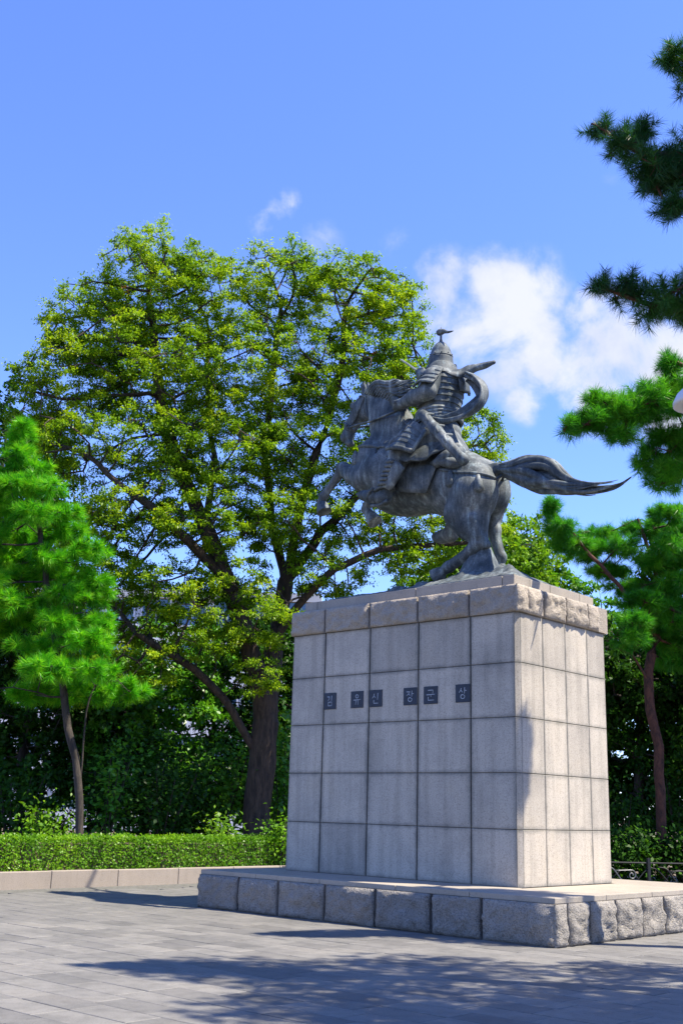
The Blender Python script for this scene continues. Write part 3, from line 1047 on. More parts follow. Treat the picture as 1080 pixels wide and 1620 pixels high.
    strap('rein', [bit, P(569, 671, .24), P(588, 666, .30), P(610, 657, .36), P(630, 649, .36)], .035, horse, (.9, .6), hug=False)
    strap('rein', [P(556, 677, -.16), P(575, 675, -.25), P(600, 670, -.3), P(634, 650, -.1)], .03, horse, (.9, .6), hug=False)
    strap('cheek_strap', [P(577, 622, .17), P(571, 640, .185), P(562, 660, .175), bit], .03, horse, (1, .5))
    strap('nose_band', [P(547, 668, .03), P(549, 672, .12), P(553, 676, .155), P(562, 682, .10)], .026, horse, (1, .5))
    strap('brow_band', [P(565, 624, .02), P(570, 626, .14), P(578, 627, .19)], .025, horse, (1, .5))
    strap('throat_lash', [P(577, 624, .18), P(577, 645, .185), P(580, 660, .14)], .022, horse, (1, .5))
    m = MB(); ring = [bit + Vector((math.cos(a) * .06, -.02, math.sin(a) * .06)) for a in np.linspace(0, 2 * math.pi, 13)]; m.tube(ring, .014, 6)
    m.build('bit_ring', BZ, horse, smooth=True)
    strap('breast_strap', [P(573, 716, .0), P(582, 712, .30), P(600, 706, .46), P(625, 697, .52), P(650, 690, .52)], .055, horse, (.7, .7))
    strap('breast_strap', [P(573, 716, .0), P(590, 714, -.30), P(620, 706, -.46), P(660, 697, -.5)], .05, horse, (.7, .7))
    strap('crupper_strap', [P(695, 742, .58), P(725, 744, .60), P(757, 745, .52), P(785, 752, .28), P(795, 757, .0), P(800, 757, -.28), P(790, 748, -.52)], .034, horse, (.8, .8), 30)
    def tassel(px, py, l):
        m = MB(); a = snap(P(px, py, l), .03)
        m.tube([a + Vector((0, 0, .10)), a + Vector((0, -.01, .04)), a, a + Vector((0.01, 0, -.07)), a + Vector((.02, 0, -.17)), a + Vector((.03, 0, -.21))], [.03, .05, .075, .07, .10, .02], 8)
        m.build('harness_tassel', BZ, horse, smooth=True)
    tassel(709, 752, .63); tassel(757, 756, .60); tassel(578, 724, .22)
    m = MB(); a = P(622, 700, .55); m.tube([a + Vector((-.1, 0, .02)), a, a + Vector((.1, 0, 0)), a + Vector((.18, 0, -.06))], [.03, .08, .09, .02], 8); m.build('harness_tassel', BZ, horse, smooth=True)

    # saddle cloth over the near flank and its twin on the far side
    for sg in (1, -1):
        def Q(px, py, l):
            v = P(px, py, l)
            return v if sg > 0 else Vector((v.x, -v.y, v.z))
        rows = [[Q(640, 712, .36), Q(668, 712, .38), Q(700, 716, .40)],
                [Q(630, 732, .56), Q(660, 734, .585), Q(693, 730, .58)],
                [Q(622, 754, .62), Q(648, 758, .65), Q(684, 752, .635)],
                [Q(618, 774, .61), Q(642, 779, .635), Q(673, 780, .635)]]
        m = MB(); sheet(m, rows, .035, fold=.012, folds=2)
        m.build('saddle_cloth', BZ, horse, smooth=True)
    # saddle: padded seat with pommel and cantle, rolled cover behind it
    fs = Field((-1.6, -.9, 1.8), (1.6, .9, 3.6), .025)
    fs.ell(P(682, 712), (.70, .47, .26), .1); fs.ell(P(712, 706), (.18, .42, .26), .08, -.3); fs.ell(P(650, 700), (.12, .26, .26), .08, .3)
    link('saddle', fs.mesh('saddle'), BZ, horse)
    m = MB()
    m.tube(spline([P(688, 735, .62), P(705, 722, .60), P(722, 716, .40), P(730, 716, 0), P(738, 720, -.4)], 20), [.08 + .045 * math.sin(math.pi * i / 19) for i in range(20)], 10)
    m.tube(spline([P(683, 733, .60), P(700, 730, .62), P(720, 733, .55), P(735, 730, .40)], 14), [.05 + .05 * math.sin(math.pi * i / 13) for i in range(14)], 9)
    m.build('rolled_cover', BZ, horse, smooth=True)

    # ---------------- rider
    g = Field((-2.6, -2.0, .8), (1.5, 1.2, 5.4), .024)
    g.ell(P(694, 688), (.42, .42, .32), .15)                           # hips
    g.chain([P(694, 675), P(695, 650), P(699, 615), P(700, 598)], [.36, .33, .40, .36], .12, (.85, 1.0, 1))   # trunk
    g.cone(P(699, 590), P(698, 570), .16, .14, .08)                    # neck
    g.ell(P(696, 566), (.17, .155, .22), .06)                           # head
    g.ell(P(683, 570, -.02), (.07, .08, .10), .05)                     # face under the helmet
    # near arm, hand on the reins
    g.chain([P(683, 597, .40), P(677, 619, .55)], [.19, .155], .08)
    g.chain([P(677, 619, .55), P(656, 629, .53), P(636, 638, .46)], [.155, .155, .10], .05)
    g.ell(P(632, 641, .44), (.13, .10, .12), .05)
    for k in range(4):
        c = P(629 - k * .4, 637 + k * 3.0, .50 - .02 * k)
        g.chain([c + Vector((.10, .0, .02)), c + Vector((-.03, -.05, 0)), c + Vector((-.06, .05, -.02))], [.038, .036, .030], .02)
    g.chain([P(636, 634, .36), P(629, 634, .34), P(625, 638, .40)], [.045, .04, .032], .02)
    # far arm reaching out with the drawn sword
    HAND = P(668, 592, -1.25)
    ELB = P(700, 608, -.85)
    g.chain([P(712, 600, -.44), ELB], [.22, .17], .08)
    g.chain([ELB, HAND], [.17, .10], .06)
    g.ell(HAND, (.12, .11, .12), .05)
    for k in range(4):
        c = HAND + Vector((-.02, .03 + .0 * k, .075 - .05 * k))
        g.chain([c + Vector((.07, -.07, 0)), c + Vector((-.07, -.07, 0)), c + Vector((-.07, .06, 0))], [.034, .034, .028], .02)
    g.chain([HAND + Vector((.05, -.06, .09)), HAND + Vector((-.06, -.03, .11)), HAND + Vector((-.09, .04, .08))], [.04, .036, .028], .02)
    # near leg
    g.chain([P(690, 694, .36), P(657, 708, .58), P(633, 720, .70)], [.29, .225, .19], .1)
    g.chain([P(632, 718, .72), P(624, 742, .75), P(611, 768, .74)], [.20, .185, .125], .06)
    g.chain([P(611, 770, .74), P(607, 786, .74)], [.125, .15], .05)
    g.chain([P(606, 787, .74), P(590, 786, .76), P(575, 784, .77)], [.15, .135, .10], .06)
    g.chain([P(575, 784, .77), P(563, 781, .77)], [.09, .02], .03)
    # far leg
    g.chain([P(705, 692, -.38), P(694, 720, -.68)], [.30, .22], .1)
    fa = P(717, 832, -.72)
    g.chain([P(694, 720, -.68), P(706, 780, -.74), fa], [.22, .18, .125], .06)
    g.chain([fa, P(712, 845, -.74), P(700, 849, -.76), P(690, 850, -.77), P(683, 848, -.77)], [.13, .15, .13, .09, .02], .05)
    rider = link('rider', g.mesh('rider'), BZ, root)

    # cuirass of lamellar rows, overlapping like shingles
    base = P(694, 662); topc = P(700, 590)
    zs = np.linspace(base.z, topc.z, 9)
    for i in range(8):
        za, zb = zs[i] - .02, zs[i + 1] + .015
        m = MB(); n = 40
        rings = []
        for t in (0, .08, .92, 1.0):
            z = za + (zb - za) * t
            u = (z - base.z) / (topc.z - base.z)
            cx = base.x + (topc.x - base.x) * u; cy = 0.0
            ra = .345 + .085 * math.sin(min(1, max(0, u)) * math.pi * .62) - (.12 * max(0, u - .82) / .18)
            k = .028 * (1 - t)
            rg = []
            for q in range(n):
                a = 2 * math.pi * q / n
                sc = 1.0 + (0.010 if q % 2 else 0)
                rg.append((cx + math.cos(a) * (ra * .92 + k) * sc, cy + math.sin(a) * (ra * 1.08 + k) * sc, z))
            rings.append(rg)
        Vv = [p for rg in rings for p in rg]
        Ff = [(r_ * n + q, r_ * n + (q + 1) % n, (r_ + 1) * n + (q + 1) % n, (r_ + 1) * n + q) for r_ in range(3) for q in range(n)]
        Ff += [tuple(range(n - 1, -1, -1)), tuple(range(3 * n, 4 * n))]
        m.add(Vv, Ff)
        m.build('armour_row', BZ, rider)
    # waist sash
    m = MB()
    for k in range(4):
        zc = base.z - .10 + .055 * k
        ring = [(base.x + math.cos(a) * (.42 - .01 * k), math.sin(a) * .45, zc + .015 * math.sin(2 * a + k)) for a in np.linspace(0, 2 * math.pi, 30)]
        m.tube(ring, .038, 6)
    m.build('waist_sash', BZ, rider, smooth=True)

    # shoulder guards
    def pauldron(sgn, pts, name='shoulder_guard'):
        for i in range(4):
            m = MB()
            t0, t1 = i / 4, (i + 1) / 4 + .06
            rows = []
            for t in (t0, (t0 + t1) / 2, t1):
                row = []
                for a in np.linspace(-1, 1, 7):
                    c, u, v, h = pts
                    w = .80 + .28 * math.sin(min(1, t) * math.pi * .55)
                    bulge = math.cos(a * 1.25)
                    row.append(c + v * t + u * (a * w) + h * (bulge * (1.0 - .12 * t) + (.09 if t == t1 else 0)))
                rows.append(row)
            sheet(m, rows, .03, sub=2)
            m.build(name, BZ, rider, smooth=True)
    a0, a1 = P(692, 586, .26), P(664, 607, .70)
    c = a0 + Vector((0, 0, -.03))
    pauldron(1, (c, Vector((.235, -.03, -.02)), (a1 - a0) + Vector((.06, .06, -.02)), Vector((-.02, -.12, .085))))
    b0, b1 = P(703, 584, -.26), P(700, 604, -.74)
    pauldron(-1, (b0 + Vector((0, 0, -.03)), Vector((-.31, .03, -.02)), (b1 - b0), Vector((0, .13, .15))))

    # helmet
    hc = P(697, 567)
    hm = MB(); n = 32
    prof = [(.0, .345), (.045, .335), (.105, .285), (.155, .21), (.19, .12), (.207, .03), (.225, .03), (.225, .0), (.212, -.0)]
    Vv, Ff = [], []
    for (r, z) in prof:
        for q in range(n):
            a = 2 * math.pi * q / n
            rib = 1.0 + (.035 if q % 8 == 0 else 0)
            Vv.append((hc.x + math.cos(a) * r * 1.05 * rib, hc.y + math.sin(a) * r * .98 * rib, hc.z + z))
    for i in range(len(prof) - 1):
        for q in range(n): Ff.append((i * n + (q + 1) % n, i * n + q, (i + 1) * n + q, (i + 1) * n + (q + 1) % n))
    hm.add(Vv, Ff)
    helmet = hm.build('helmet', BZ, rider, smooth=True)
    # neck guard: flared skirt open at the face (the rider looks ahead and to his right)
    m = MB()
    rows = []
    for r, z in ((.205, .02), (.215, -.08), (.235, -.17), (.295, -.25)):
        rows.append([(hc.x + math.cos(a) * r * 1.05, hc.y + math.sin(a) * r, hc.z + z) for a in np.linspace(R(-128), R(105), 12)])
    sheet(m, rows, .03, sub=2)
    m.build('neck_guard', BZ, rider, smooth=True)
    m = MB()
    for k in range(7):
        a = R(-120 + 35 * k); c = Vector((hc.x + math.cos(a) * .222, hc.y + math.sin(a) * .212, hc.z + .045))
        m.tube([c - Vector((0, 0, .02)), c, c + Vector((0, 0, .02))], [.006, .02, .006], 6)
    m.build('helmet_rivets', BZ, rider, smooth=True)
    m = MB(); tp = hc + Vector((0, 0, .33))
    m.tube([tp, tp + Vector((0, 0, .08)), tp + Vector((0, 0, .16)), tp + Vector((0, 0, .22)), tp + Vector((0, 0, .32))], [.035, .022, .022, .02, .004], 8)
    m.tube(spline([tp + Vector((-.06, 0, .16)), tp + Vector((-.03, 0, .21)), tp + Vector((.06, 0, .21)), tp + Vector((.17, 0, .165)), tp + Vector((.30, 0, .155))], 12), [.03, .055, .07, .07, .065, .055, .045, .035, .028, .022, .016, .004], 8)
    m.build('helmet_finial', BZ, rider, smooth=True)

    # tassets over the near thigh: framed plate with rows
    tl, tr_, br_, bl = P(652, 668, .74), P(674, 681, .76), P(652, 712, .96), P(615, 707, .98)
    for i in range(5):
        m = MB(); t0, t1 = i / 5, (i + 1) / 5 + .03
        rows = []
        for t in (t0, t1):
            a = tl.lerp(bl, t); b = tr_.lerp(br_, t)
            row = [a.lerp(b, s_) + Vector((0, -.05 * math.sin(s_ * math.pi), .05 * math.sin(s_ * math.pi))) * 1.0 + Vector((0, -.016 if t == t1 else 0, 0)) for s_ in (0, .25, .5, .75, 1)]
            rows.append(row)
        sheet(m, rows, .035, sub=2)
        m.build('tasset_row', BZ, rider, smooth=False)
    m = MB()
    out = lambda v: v + Vector((0, -.03, 0))
    m.tube([out(tl), out(bl) + Vector((-.03, 0, -.03))], .035, 8); m.tube([out(tr_), out(br_) + Vector((.02, 0, -.03))], .035, 8); m.tube(spline([out(bl) + Vector((-.03, 0, -.03)), out(bl).lerp(out(br_), .5) + Vector((0, -.06, .0)), out(br_) + Vector((.02, 0, -.03))], 9), .045, 8)
    m.build('tasset_rim', BZ, rider, smooth=True)
    # coat skirt: near front, rear and far
    m = MB()
    sheet(m, [[P(655, 672, .55), P(676, 684, .52), P(694, 690, .46), P(708, 684, .34)],
              [P(634, 698, .74), P(656, 712, .76), P(684, 712, .66), P(712, 702, .48)],
              [P(610, 722, .84), P(640, 730, .86), P(672, 726, .78), P(702, 708, .62)]], .04, fold=.035, folds=3)
    sheet(m, [[P(700, 670, .30), P(712, 668, .05), P(714, 668, -.25)], [P(708, 690, .36), P(724, 690, .08), P(724, 690, -.3)], [P(716, 708, .44), P(738, 714, .12), P(738, 716, -.35)]], .04, fold=.03, folds=2)
    sheet(m, [[P(690, 668, -.40), P(676, 676, -.5)], [P(690, 700, -.6), P(668, 706, -.7)], [P(694, 724, -.72), P(664, 730, -.82)]], .04, sub=4, fold=.03, folds=2)
    m.build('coat_skirt', BZ, rider, smooth=True)
    # greave with ridged shin guard on the near leg
    kn, an = P(626, 722, .90), P(607, 769, .88)
    m = MB()
    sheet(m, [[P(614, 731, .86), P(620, 729, .93), P(630, 731, .94), P(640, 740, .88)], [P(609, 750, .86), P(615, 750, .93), P(624, 752, .94), P(632, 755, .88)], [P(602, 768, .83), P(607, 770, .89), P(613, 774, .90), P(618, 777, .84)]], .03)
    m.build('greave', BZ, rider, smooth=True)
    m = MB()
    for k in range(6):
        t = k / 5
        c = P(617, 731, .95).lerp(P(604, 766, .93), t)
        m.tube(spline([c + Vector((-.11, .05, -.02)), c + Vector((-.05, -.02, .01)), c + Vector((.04, -.01, .01)), c + Vector((.09, .01, 0))], 7), [.015, .035, .042, .042, .04, .035, .015], 6)
    m.build('shin_ridges', BZ, rider, smooth=True)
    m = MB(); c = P(608, 775, .75)
    m.tube([c + Vector((math.cos(a) * .19 , math.sin(a) * .17, .03 * math.cos(a))) for a in np.linspace(0, 2 * math.pi, 18)], .036, 7)
    m.tube(spline([P(590, 772, .93), P(583, 780, .92), P(580, 790, .88), P(586, 800, .80)], 10), .028, 7)
    m.tube(spline([P(586, 800, .8), P(600, 799, .8), P(612, 792, .84)], 8), .035, 7)
    m.build('stirrup', BZ, rider, smooth=True)

    # scabbard slung across the near hip
    m = MB()
    sp = spline([P(667, 654, .70), P(684, 674, .78), P(701, 693, .84), P(718, 712, .82), P(736, 732, .76)], 22)
    rs = [.085, .10, .10, .095, .095, .095, .112, .112, .112, .10, .095, .095, .112, .112, .095, .093, .091, .09, .09, .105, .108, .085]
    m.tube(sp, rs, 10)
    m.build('scabbard', BZ, rider, smooth=True)
    m = MB()
    for q0, q1 in ((3, 5), (8, 9), (12, 13)):
        cc = Vector(sp[q0]); m.tube(spline([cc + Vector((.02, .14, .16)), cc + Vector((0, -.06, .10)), cc + Vector((.05, -.10, -.02)), cc + Vector((.08, 0, -.11))], 9), [.02, .03, .032, .034, .036, .034, .03, .025, .012], 7)
    m.build('scabbard_hanger', BZ, rider, smooth=True)
    m = MB()
    m.tube(spline([P(668, 654, .50), P(664, 665, .50), P(655, 671, .50), P(644, 672, .48), P(638, 664, .46)], 14), .016, 6)
    m.build('sword_cord', BZ, rider, smooth=True)

    # drawn sword in the far hand
    tip = P(633, 568, -2.35)
    ax = (tip - HAND).normalized()
    m = MB(); m.tube([HAND - ax * .25, HAND - ax * .2, HAND, HAND + ax * .17], [.05, .04, .036, .036], 8)
    sword = m.build('sword', BZ, rider, smooth=True)
    m = MB(); m.tube([HAND + ax * .16, HAND + ax * .19], [.11, .11], 12); m.build('sword_guard', BZ, rider)
    m = MB(); m.tube([HAND + ax * .19, HAND + ax * .9, tip - ax * .15, tip], [.045, .042, .036, .006], 8, (1.0, .45)); m.build('sword_blade', BZ, rider)

    # cape billowing back from the shoulders, far side
    m = MB()
    sheet(m, [[P(690, 579, .26), P(710, 586, .14), P(727, 585, -.02), P(740, 579, -.12), P(752, 577, -.18), P(768, 574, -.22), P(783, 571, -.26)],
              [P(690, 582, .34), P(711, 590, .22), P(729, 590, .05), P(741, 585, -.06), P(753, 581, -.12), P(768, 577, -.17), P(783, 573, -.22)],
              [P(694, 585, .36), P(713, 594, .22), P(731, 597, .02), P(743, 593, -.10), P(755, 587, -.17), P(768, 582, -.21), P(782, 575, -.25)]], .04, sub=4, fold=.012, folds=3)
    sheet(m, [[P(716, 588, .10), P(726, 592, -.15), P(728, 592, -.42)],
              [P(726, 600, .06), P(736, 602, -.2), P(738, 602, -.48)],
              [P(728, 618, .0), P(738, 622, -.25), P(744, 626, -.5)]], .035, sub=4, fold=.03, folds=2)
    m.build('cape', BZ, rider, smooth=True)
    # long scarf: from under the cape, out behind, back to the waist
    m = MB()
    S_ = [(738, 596, .10), (752, 604, .14), (763, 620, .16), (757, 636, .17), (741, 649, .17), (722, 658, .14), (704, 663, .11), (688, 662, .09)]
    ls = [-.05, .02, .10, .18, .28, .38, .42, .44]
    C_ = spline([P(x, y, l_) for (x, y, h), l_ in zip(S_, ls)], 22)
    Hh = spline([(h, 0, 0) for x, y, h in S_], 22)[:, 0]
    rows = []
    for i in range(22):
        t = Vector(C_[min(i + 1, 21)]) - Vector(C_[max(i - 1, 0)]); t.normalize()
        wd = (Vector((0, -.75, 0)) + t.cross(Vector((0, 1, 0))).normalized() * .85).normalized()
        nn = t.cross(wd).normalized()
        row = []
        for u in np.linspace(-1, 1, 11):
            rip = math.sin(u * 7.0 + i * .16) * .06 + math.sin(u * 2.6 - i * .3) * .03
            row.append(Vector(C_[i]) + wd * (u * Hh[i] * 1.2) + nn * rip * (.5 + Hh[i] / .17 * .6))
        rows.append(row)
    sheet(m, rows, .03, sub=2)
    m.build('scarf', BZ, rider, smooth=True)


statue()

# ------------------------------------------------------------------ trees: crowns grown by space colonisation
def unit(v): return v / (np.linalg.norm(v, axis=-1, keepdims=True) + 1e-9)


def in_ells(ells, n, shell=.55, r_=rng, wexp=.8):
    """n points inside ellipsoids (centre, radii), more of them near the surface"""
    vol = np.array([r[0] * r[1] * r[2] for c, r in ells]) ** wexp
    k = r_.choice(len(ells), n, p=vol / vol.sum())
    C = np.array([list(c) for c, r in ells])[k]; Rr = np.array([list(r) for c, r in ells])[k]
    d = unit(r_.normal(size=(n, 3)))
    return C + d * Rr * (r_.random((n, 1)) ** (1 / 3 * shell + .12))


def grow(skel, A, step=.35, infl=3.0, kill=.5, iters=120, pull=.0, r_=rng):
    """skel: list of polylines ((x,y,z) points); the first starts at the ground, the others at their nearest node"""
    pos, par = [], []
    for pl in skel:
        pl = np.array([list(p) for p in pl], float)
        if pos:
            d = np.linalg.norm(np.array(pos) - pl[0], axis=1); last = int(d.argmin())
        else:
            pos.append(pl[0]); par.append(-1); last = 0
        for a, b in zip(pl[:-1], pl[1:]):
            m = max(1, int(np.linalg.norm(b - a) / step))
            for t in range(1, m + 1):
                p = a + (b - a) * t / m + r_.normal(size=3) * step * .05
                pos.append(p); par.append(last); last = len(pos) - 1
    near = np.full(len(A), 0); nd = np.full(len(A), 1e9); alive = np.ones(len(A), bool)
    def upd(ids):
        for i in ids:
            d = np.linalg.norm(A - pos[i], axis=1)
            m = d < nd; nd[m] = d[m]; near[m] = i
    n0 = max(0, int(len(pos) * .0))
    upd(range(n0, len(pos)))
    for it in range(iters):
        alive &= nd > kill
        act = alive & (nd < infl)
        if not act.any():
            if not alive.any(): break
            act = alive & (nd < np.partition(nd[alive], min(30, alive.sum() - 1))[min(30, alive.sum() - 1)] + 1e-6)
        P_ = np.array(pos)
        dirs = np.zeros((len(pos), 3)); dv = unit(A[act] - P_[near[act]])
        np.add.at(dirs, near[act], dv)
        ids = np.unique(near[act]); new = []
        for i in ids:
            d = unit(dirs[i] + r_.normal(size=3) * .25 + np.array([0, 0, pull]))
            p = P_[i] + d * step
            pos.append(p); par.append(int(i)); new.append(len(pos) - 1)
        upd(new)
        if len(pos) > 9000: break
    return np.array(pos), np.array(par), near


def wood_radii(par, near, r0, rmin, ex=.45):
    n = len(par); w = np.full(n, .02)
    np.add.at(w, near, 1.0)
    for i in range(n - 1, 0, -1): w[par[i]] += w[i]
    return np.maximum(rmin, r0 * (w / w[0]) ** ex)


def wood_mesh(name, pos, par, rad, sides=6, sel=None, extra=None, flare=None):
    n = len(par)
    idx = np.arange(1, n) if sel is None else sel
    d = np.zeros((n, 3)); d[1:] = unit(pos[1:] - pos[par[1:]]); d[0] = (0, 0, 1)
    main = np.full(n, -1)
    for i in range(1, n):
        p = par[i]
        if main[p] < 0 or rad[i] > rad[main[p]]: main[p] = i
    def ring(P_, D, Rr):
        a = np.where(np.abs(D[:, 2:3]) < .95, np.array([[0, 0, 1.]]), np.array([[1., 0, 0]]))
        u = unit(np.cross(D, a)); w = np.cross(D, u)
        t = np.arange(sides) * 2 * np.pi / sides
        return P_[:, None] + Rr[:, None, None] * (u[:, None] * np.cos(t)[None, :, None] + w[:, None] * np.sin(t)[None, :, None])
    p = par[idx]
    ismain = main[p] == idx
    Da = np.where(ismain[:, None], d[p], d[idx]); Ra = np.where(ismain, rad[p], np.minimum(rad[idx] * 1.25, rad[p]))
    A = ring(pos[p], Da, Ra); B = ring(pos[idx], d[idx], rad[idx])
    if extra is not None:                                   # thin twigs: start, end, radius
        E0, E1_, er = extra
        De = unit(E1_ - E0)
        A = np.concatenate([A, ring(E0, De, er)]); B = np.concatenate([B, ring(E1_, De, er * .4)])
    m = len(A)
    V = np.concatenate([A.reshape(-1, 3), B.reshape(-1, 3)])
    k = np.arange(sides); k2 = (k + 1) % sides
    base = (np.arange(m) * sides)[:, None]
    F = np.stack([base + k, base + k2, m * sides + base + k2, m * sides + base + k], 2).reshape(-1, 4)
    return np_mesh(name, V, F, smooth=True)


def leaf_mesh(name, pos, dr, nr, ln, wd):
    """one lozenge per leaf"""
    n = len(pos)
    dr = unit(dr); sd = unit(np.cross(dr, nr)); nr = np.cross(sd, dr)
    ln = np.broadcast_to(ln, (n,))[:, None]; wd = np.broadcast_to(wd, (n,))[:, None]
    V = np.stack([pos, pos + dr * ln * .45 + sd * wd * .5 + nr * ln * .06, pos + dr * ln - nr * ln * .10, pos + dr * ln * .45 - sd * wd * .5 + nr * ln * .06], 1).reshape(-1, 3)
    return np_mesh(name, V, np.arange(4 * n).reshape(n, 4))


def sprays(A, out, k, size, r_=rng, flat=.45, droop=.25, leaf=(.09, .05), up=.8):
    """k leaves on short twigs round every cluster centre"""
    n = len(A)
    tw = 5
    base = np.repeat(A, tw, 0)
    td = unit(np.repeat(out, tw, 0) * .7 + r_.normal(size=(n * tw, 3)) * np.array([1, 1, flat]) * .8)
    tl = size * r_.uniform(.5, 1.1, (n * tw, 1))
    kk = max(1, k // tw)
    b = np.repeat(base, kk, 0); d = np.repeat(td, kk, 0); l = np.repeat(tl, kk, 0)
    t = r_.random((len(b), 1))
    sdv = unit(np.cross(d, r_.normal(size=d.shape)))
    p = b + d * l * (t - .25) + r_.normal(size=b.shape) * size * np.array([.13, .13, .07]) - np.array([0, 0, 1]) * droop * size * t ** 2
    ld = unit(d * .6 + sdv + np.array([0, 0, -.25]))
    nr = unit(np.array([.25, -.2, up]) + r_.normal(size=p.shape) * .55)
    s = r_.uniform(.7, 1.25, len(p))
    return p, ld, nr, leaf[0] * s, leaf[1] * s


def leafy_tree(name, label, skel, ells, n, k, size, leaf, mat, bark_m, r0, group=None, seed=1, step=.35, kill=.45, infl=2.5, shell=.55, rmin=.007, cat='tree', up=.8, dry=0, flat=.45, droop=.25, fork=None):
    r_ = np.random.default_rng(seed)
    base = Vector(skel[0][0])
    A = in_ells(ells, n, shell, r_)
    pos, par, near = grow(skel, A, step, infl, kill, r_=r_)
    rad = wood_radii(par, near, r0, rmin)
    z0 = pos[0][2]
    h = pos[:, 2] - z0
    d0 = np.linalg.norm((pos - pos[0])[:, :2], axis=1)
    m = (h < 1.2) & (d0 < 1.2) & (rad > r0 * .5)
    rad[m] *= 1 + .28 * (1 - h[m] / 1.2) ** 2
    b = np.array(base)
    root = empty(name, base)
    tag(root, label, cat, group)
    big = np.array([i for i in range(1, len(par)) if rad[i] > r0 * (.62 if fork is None else fork)], int)
    rest = np.array([i for i in range(1, len(par)) if rad[i] <= r0 * (.62 if fork is None else fork)], int)
    if len(big): link('trunk', wood_mesh('trunk', pos - b, par, rad, 12, big), bark_m, root)
    tw = (pos[near] - b, A - b, np.full(len(A), rmin))
    link('branches', wood_mesh('branches', pos - b, par, rad, 6, rest, tw), bark_m, root)
    out = unit(A - pos[near] + np.array([0, 0, .15]))
    p, ld, nr, ll, lw = sprays(A - b, out, k, size, r_, flat, droop, leaf, up)
    crown = link('crown', leaf_mesh('crown', p, ld, nr, ll, lw), mat, root)
    if dry:
        sel = r_.choice(len(A), dry, replace=False)
        p, ld, nr, ll, lw = sprays(A[sel] - b + np.array([0, -.35, 0]), out[sel], 26, size * .45, r_, .5, .4, leaf, up)
        link('withered_leaves', leaf_mesh('withered_leaves', p, ld, nr, ll, lw), MATS['dry_leaf'], root)
    return root


def tufts(A, out, k, ln, wd, r_, fwd=.75, sl=.16):
    """bottle-brush shoots: k needles round a shoot of length sl"""
    n = len(A)
    o = np.repeat(out, k, 0); a = np.repeat(A, k, 0)
    t = r_.random((n * k, 1))
    rd = unit(np.cross(o, r_.normal(size=o.shape)))
    d = unit(o * (fwd * (.35 + .9 * t)) + rd + r_.normal(size=o.shape) * .12)
    p = a + o * sl * (t - .4)
    L_ = ln * r_.uniform(.75, 1.12, (n * k, 1))
    side = unit(np.cross(d, r_.normal(size=d.shape))) * wd * .5
    tip = p + d * L_ - np.array([0, 0, 1]) * L_ * .06
    V = np.stack([p + side, p - side, tip], 1).reshape(-1, 3)
    return V, np.arange(3 * n * k).reshape(-1, 3)


def pine_tree(name, label, skel, ells, n, k, ln, wd, mat, r0, group=None, seed=1, step=.35, kill=.4, infl=2.2, shell=.7, rmin=.008, fork=.6, up=.5, sl=.16, bark_m='pine_bark', pull=0.0, fwd=.75, wexp=.8):
    r_ = np.random.default_rng(seed)
    base = Vector(skel[0][0]); b = np.array(base)
    A = in_ells(ells, n, shell, r_, wexp)
    pos, par, near = grow(skel, A, step, infl, kill, pull=pull, r_=r_)
    rad = wood_radii(par, near, r0, rmin)
    h = pos[:, 2] - pos[0][2]
    m = (h < .8) & (rad > r0 * .5); rad[m] *= 1 + .35 * (1 - h[m] / .8) ** 2
    root = empty(name, base); tag(root, label, 'tree', group)
    ix = np.arange(1, len(par)); bg = rad[1:] > r0 * fork
    if bg.any(): link('trunk', wood_mesh('trunk', pos - b, par, rad, 12, ix[bg]), MATS[bark_m], root)
    link('branches', wood_mesh('branches', pos - b, par, rad, 6, ix[~bg], (pos[near] - b, A - b, np.full(len(A), rmin * .8))), MATS[bark_m], root)
    out = unit(unit(A - pos[near]) * .8 + np.array([0, 0, up]) + r_.normal(size=A.shape) * .35)
    V, F = tufts(A - b, out, k, ln, wd, r_, fwd, sl)
    link('needles', np_mesh('needles', V, F), MATS[mat], root)
    return root


def ell(px, py, Y, rx, ry, rd):
    """ellipsoid centred on a pixel at depth Y, radii in photo pixels across and up, metres in depth"""
    c = at(px, py, Y); m = Y / FOCAL * 1.05
    return (c, (rx * m, rd, ry * m))


def path(Y0, *pts):
    return [at(p[0], p[1], Y0 + (p[2] if len(p) > 2 else 0)) for p in pts]


# ---- the great zelkova behind the hedge
ZY = 30.0
zb = at(408, 1330, ZY); zb.z = .2
zel_skel = [
    [zb] + path(ZY, (409, 1290), (412, 1230), (417, 1175), (425, 1110), (428, 1050, .3)),
    path(ZY, (410, 1200), (385, 1150, -.3), (352, 1100, -.6), (310, 1060, -1), (262, 1030, -1.6), (215, 1000, -2)),
    path(ZY, (420, 1130), (405, 1060, -.3), (385, 990, -.5), (358, 915, -.6), (325, 830, -.6), (290, 760, -.4), (262, 670, -.2), (245, 560, 0), (236, 450, 0)),
    path(ZY, (358, 915, -.6), (300, 860, -1.5), (235, 800, -2), (170, 750, -2)),
    path(ZY, (426, 1100), (436, 1010, .4), (452, 920, .6), (470, 830, .6), (492, 740, .6), (520, 660, .5), (540, 580, .4), (548, 480, .3)),
    path(ZY, (452, 920, .6), (430, 830, 1.2), (420, 720, 1.4), (430, 600, 1.4), (445, 480, 1.2)),
    path(ZY, (436, 1010, .4), (480, 945, -.4), (530, 900, -.8), (600, 870, -1), (690, 862, -1.2), (770, 855, -1.2)),
    path(ZY, (452, 920, .6), (510, 840, .4), (580, 770, .6), (640, 690, .8), (680, 600, .8)),
    path(ZY, (325, 830, -.6), (340, 740, 1.5), (330, 640, 2.4), (330, 520, 2.4)),
]
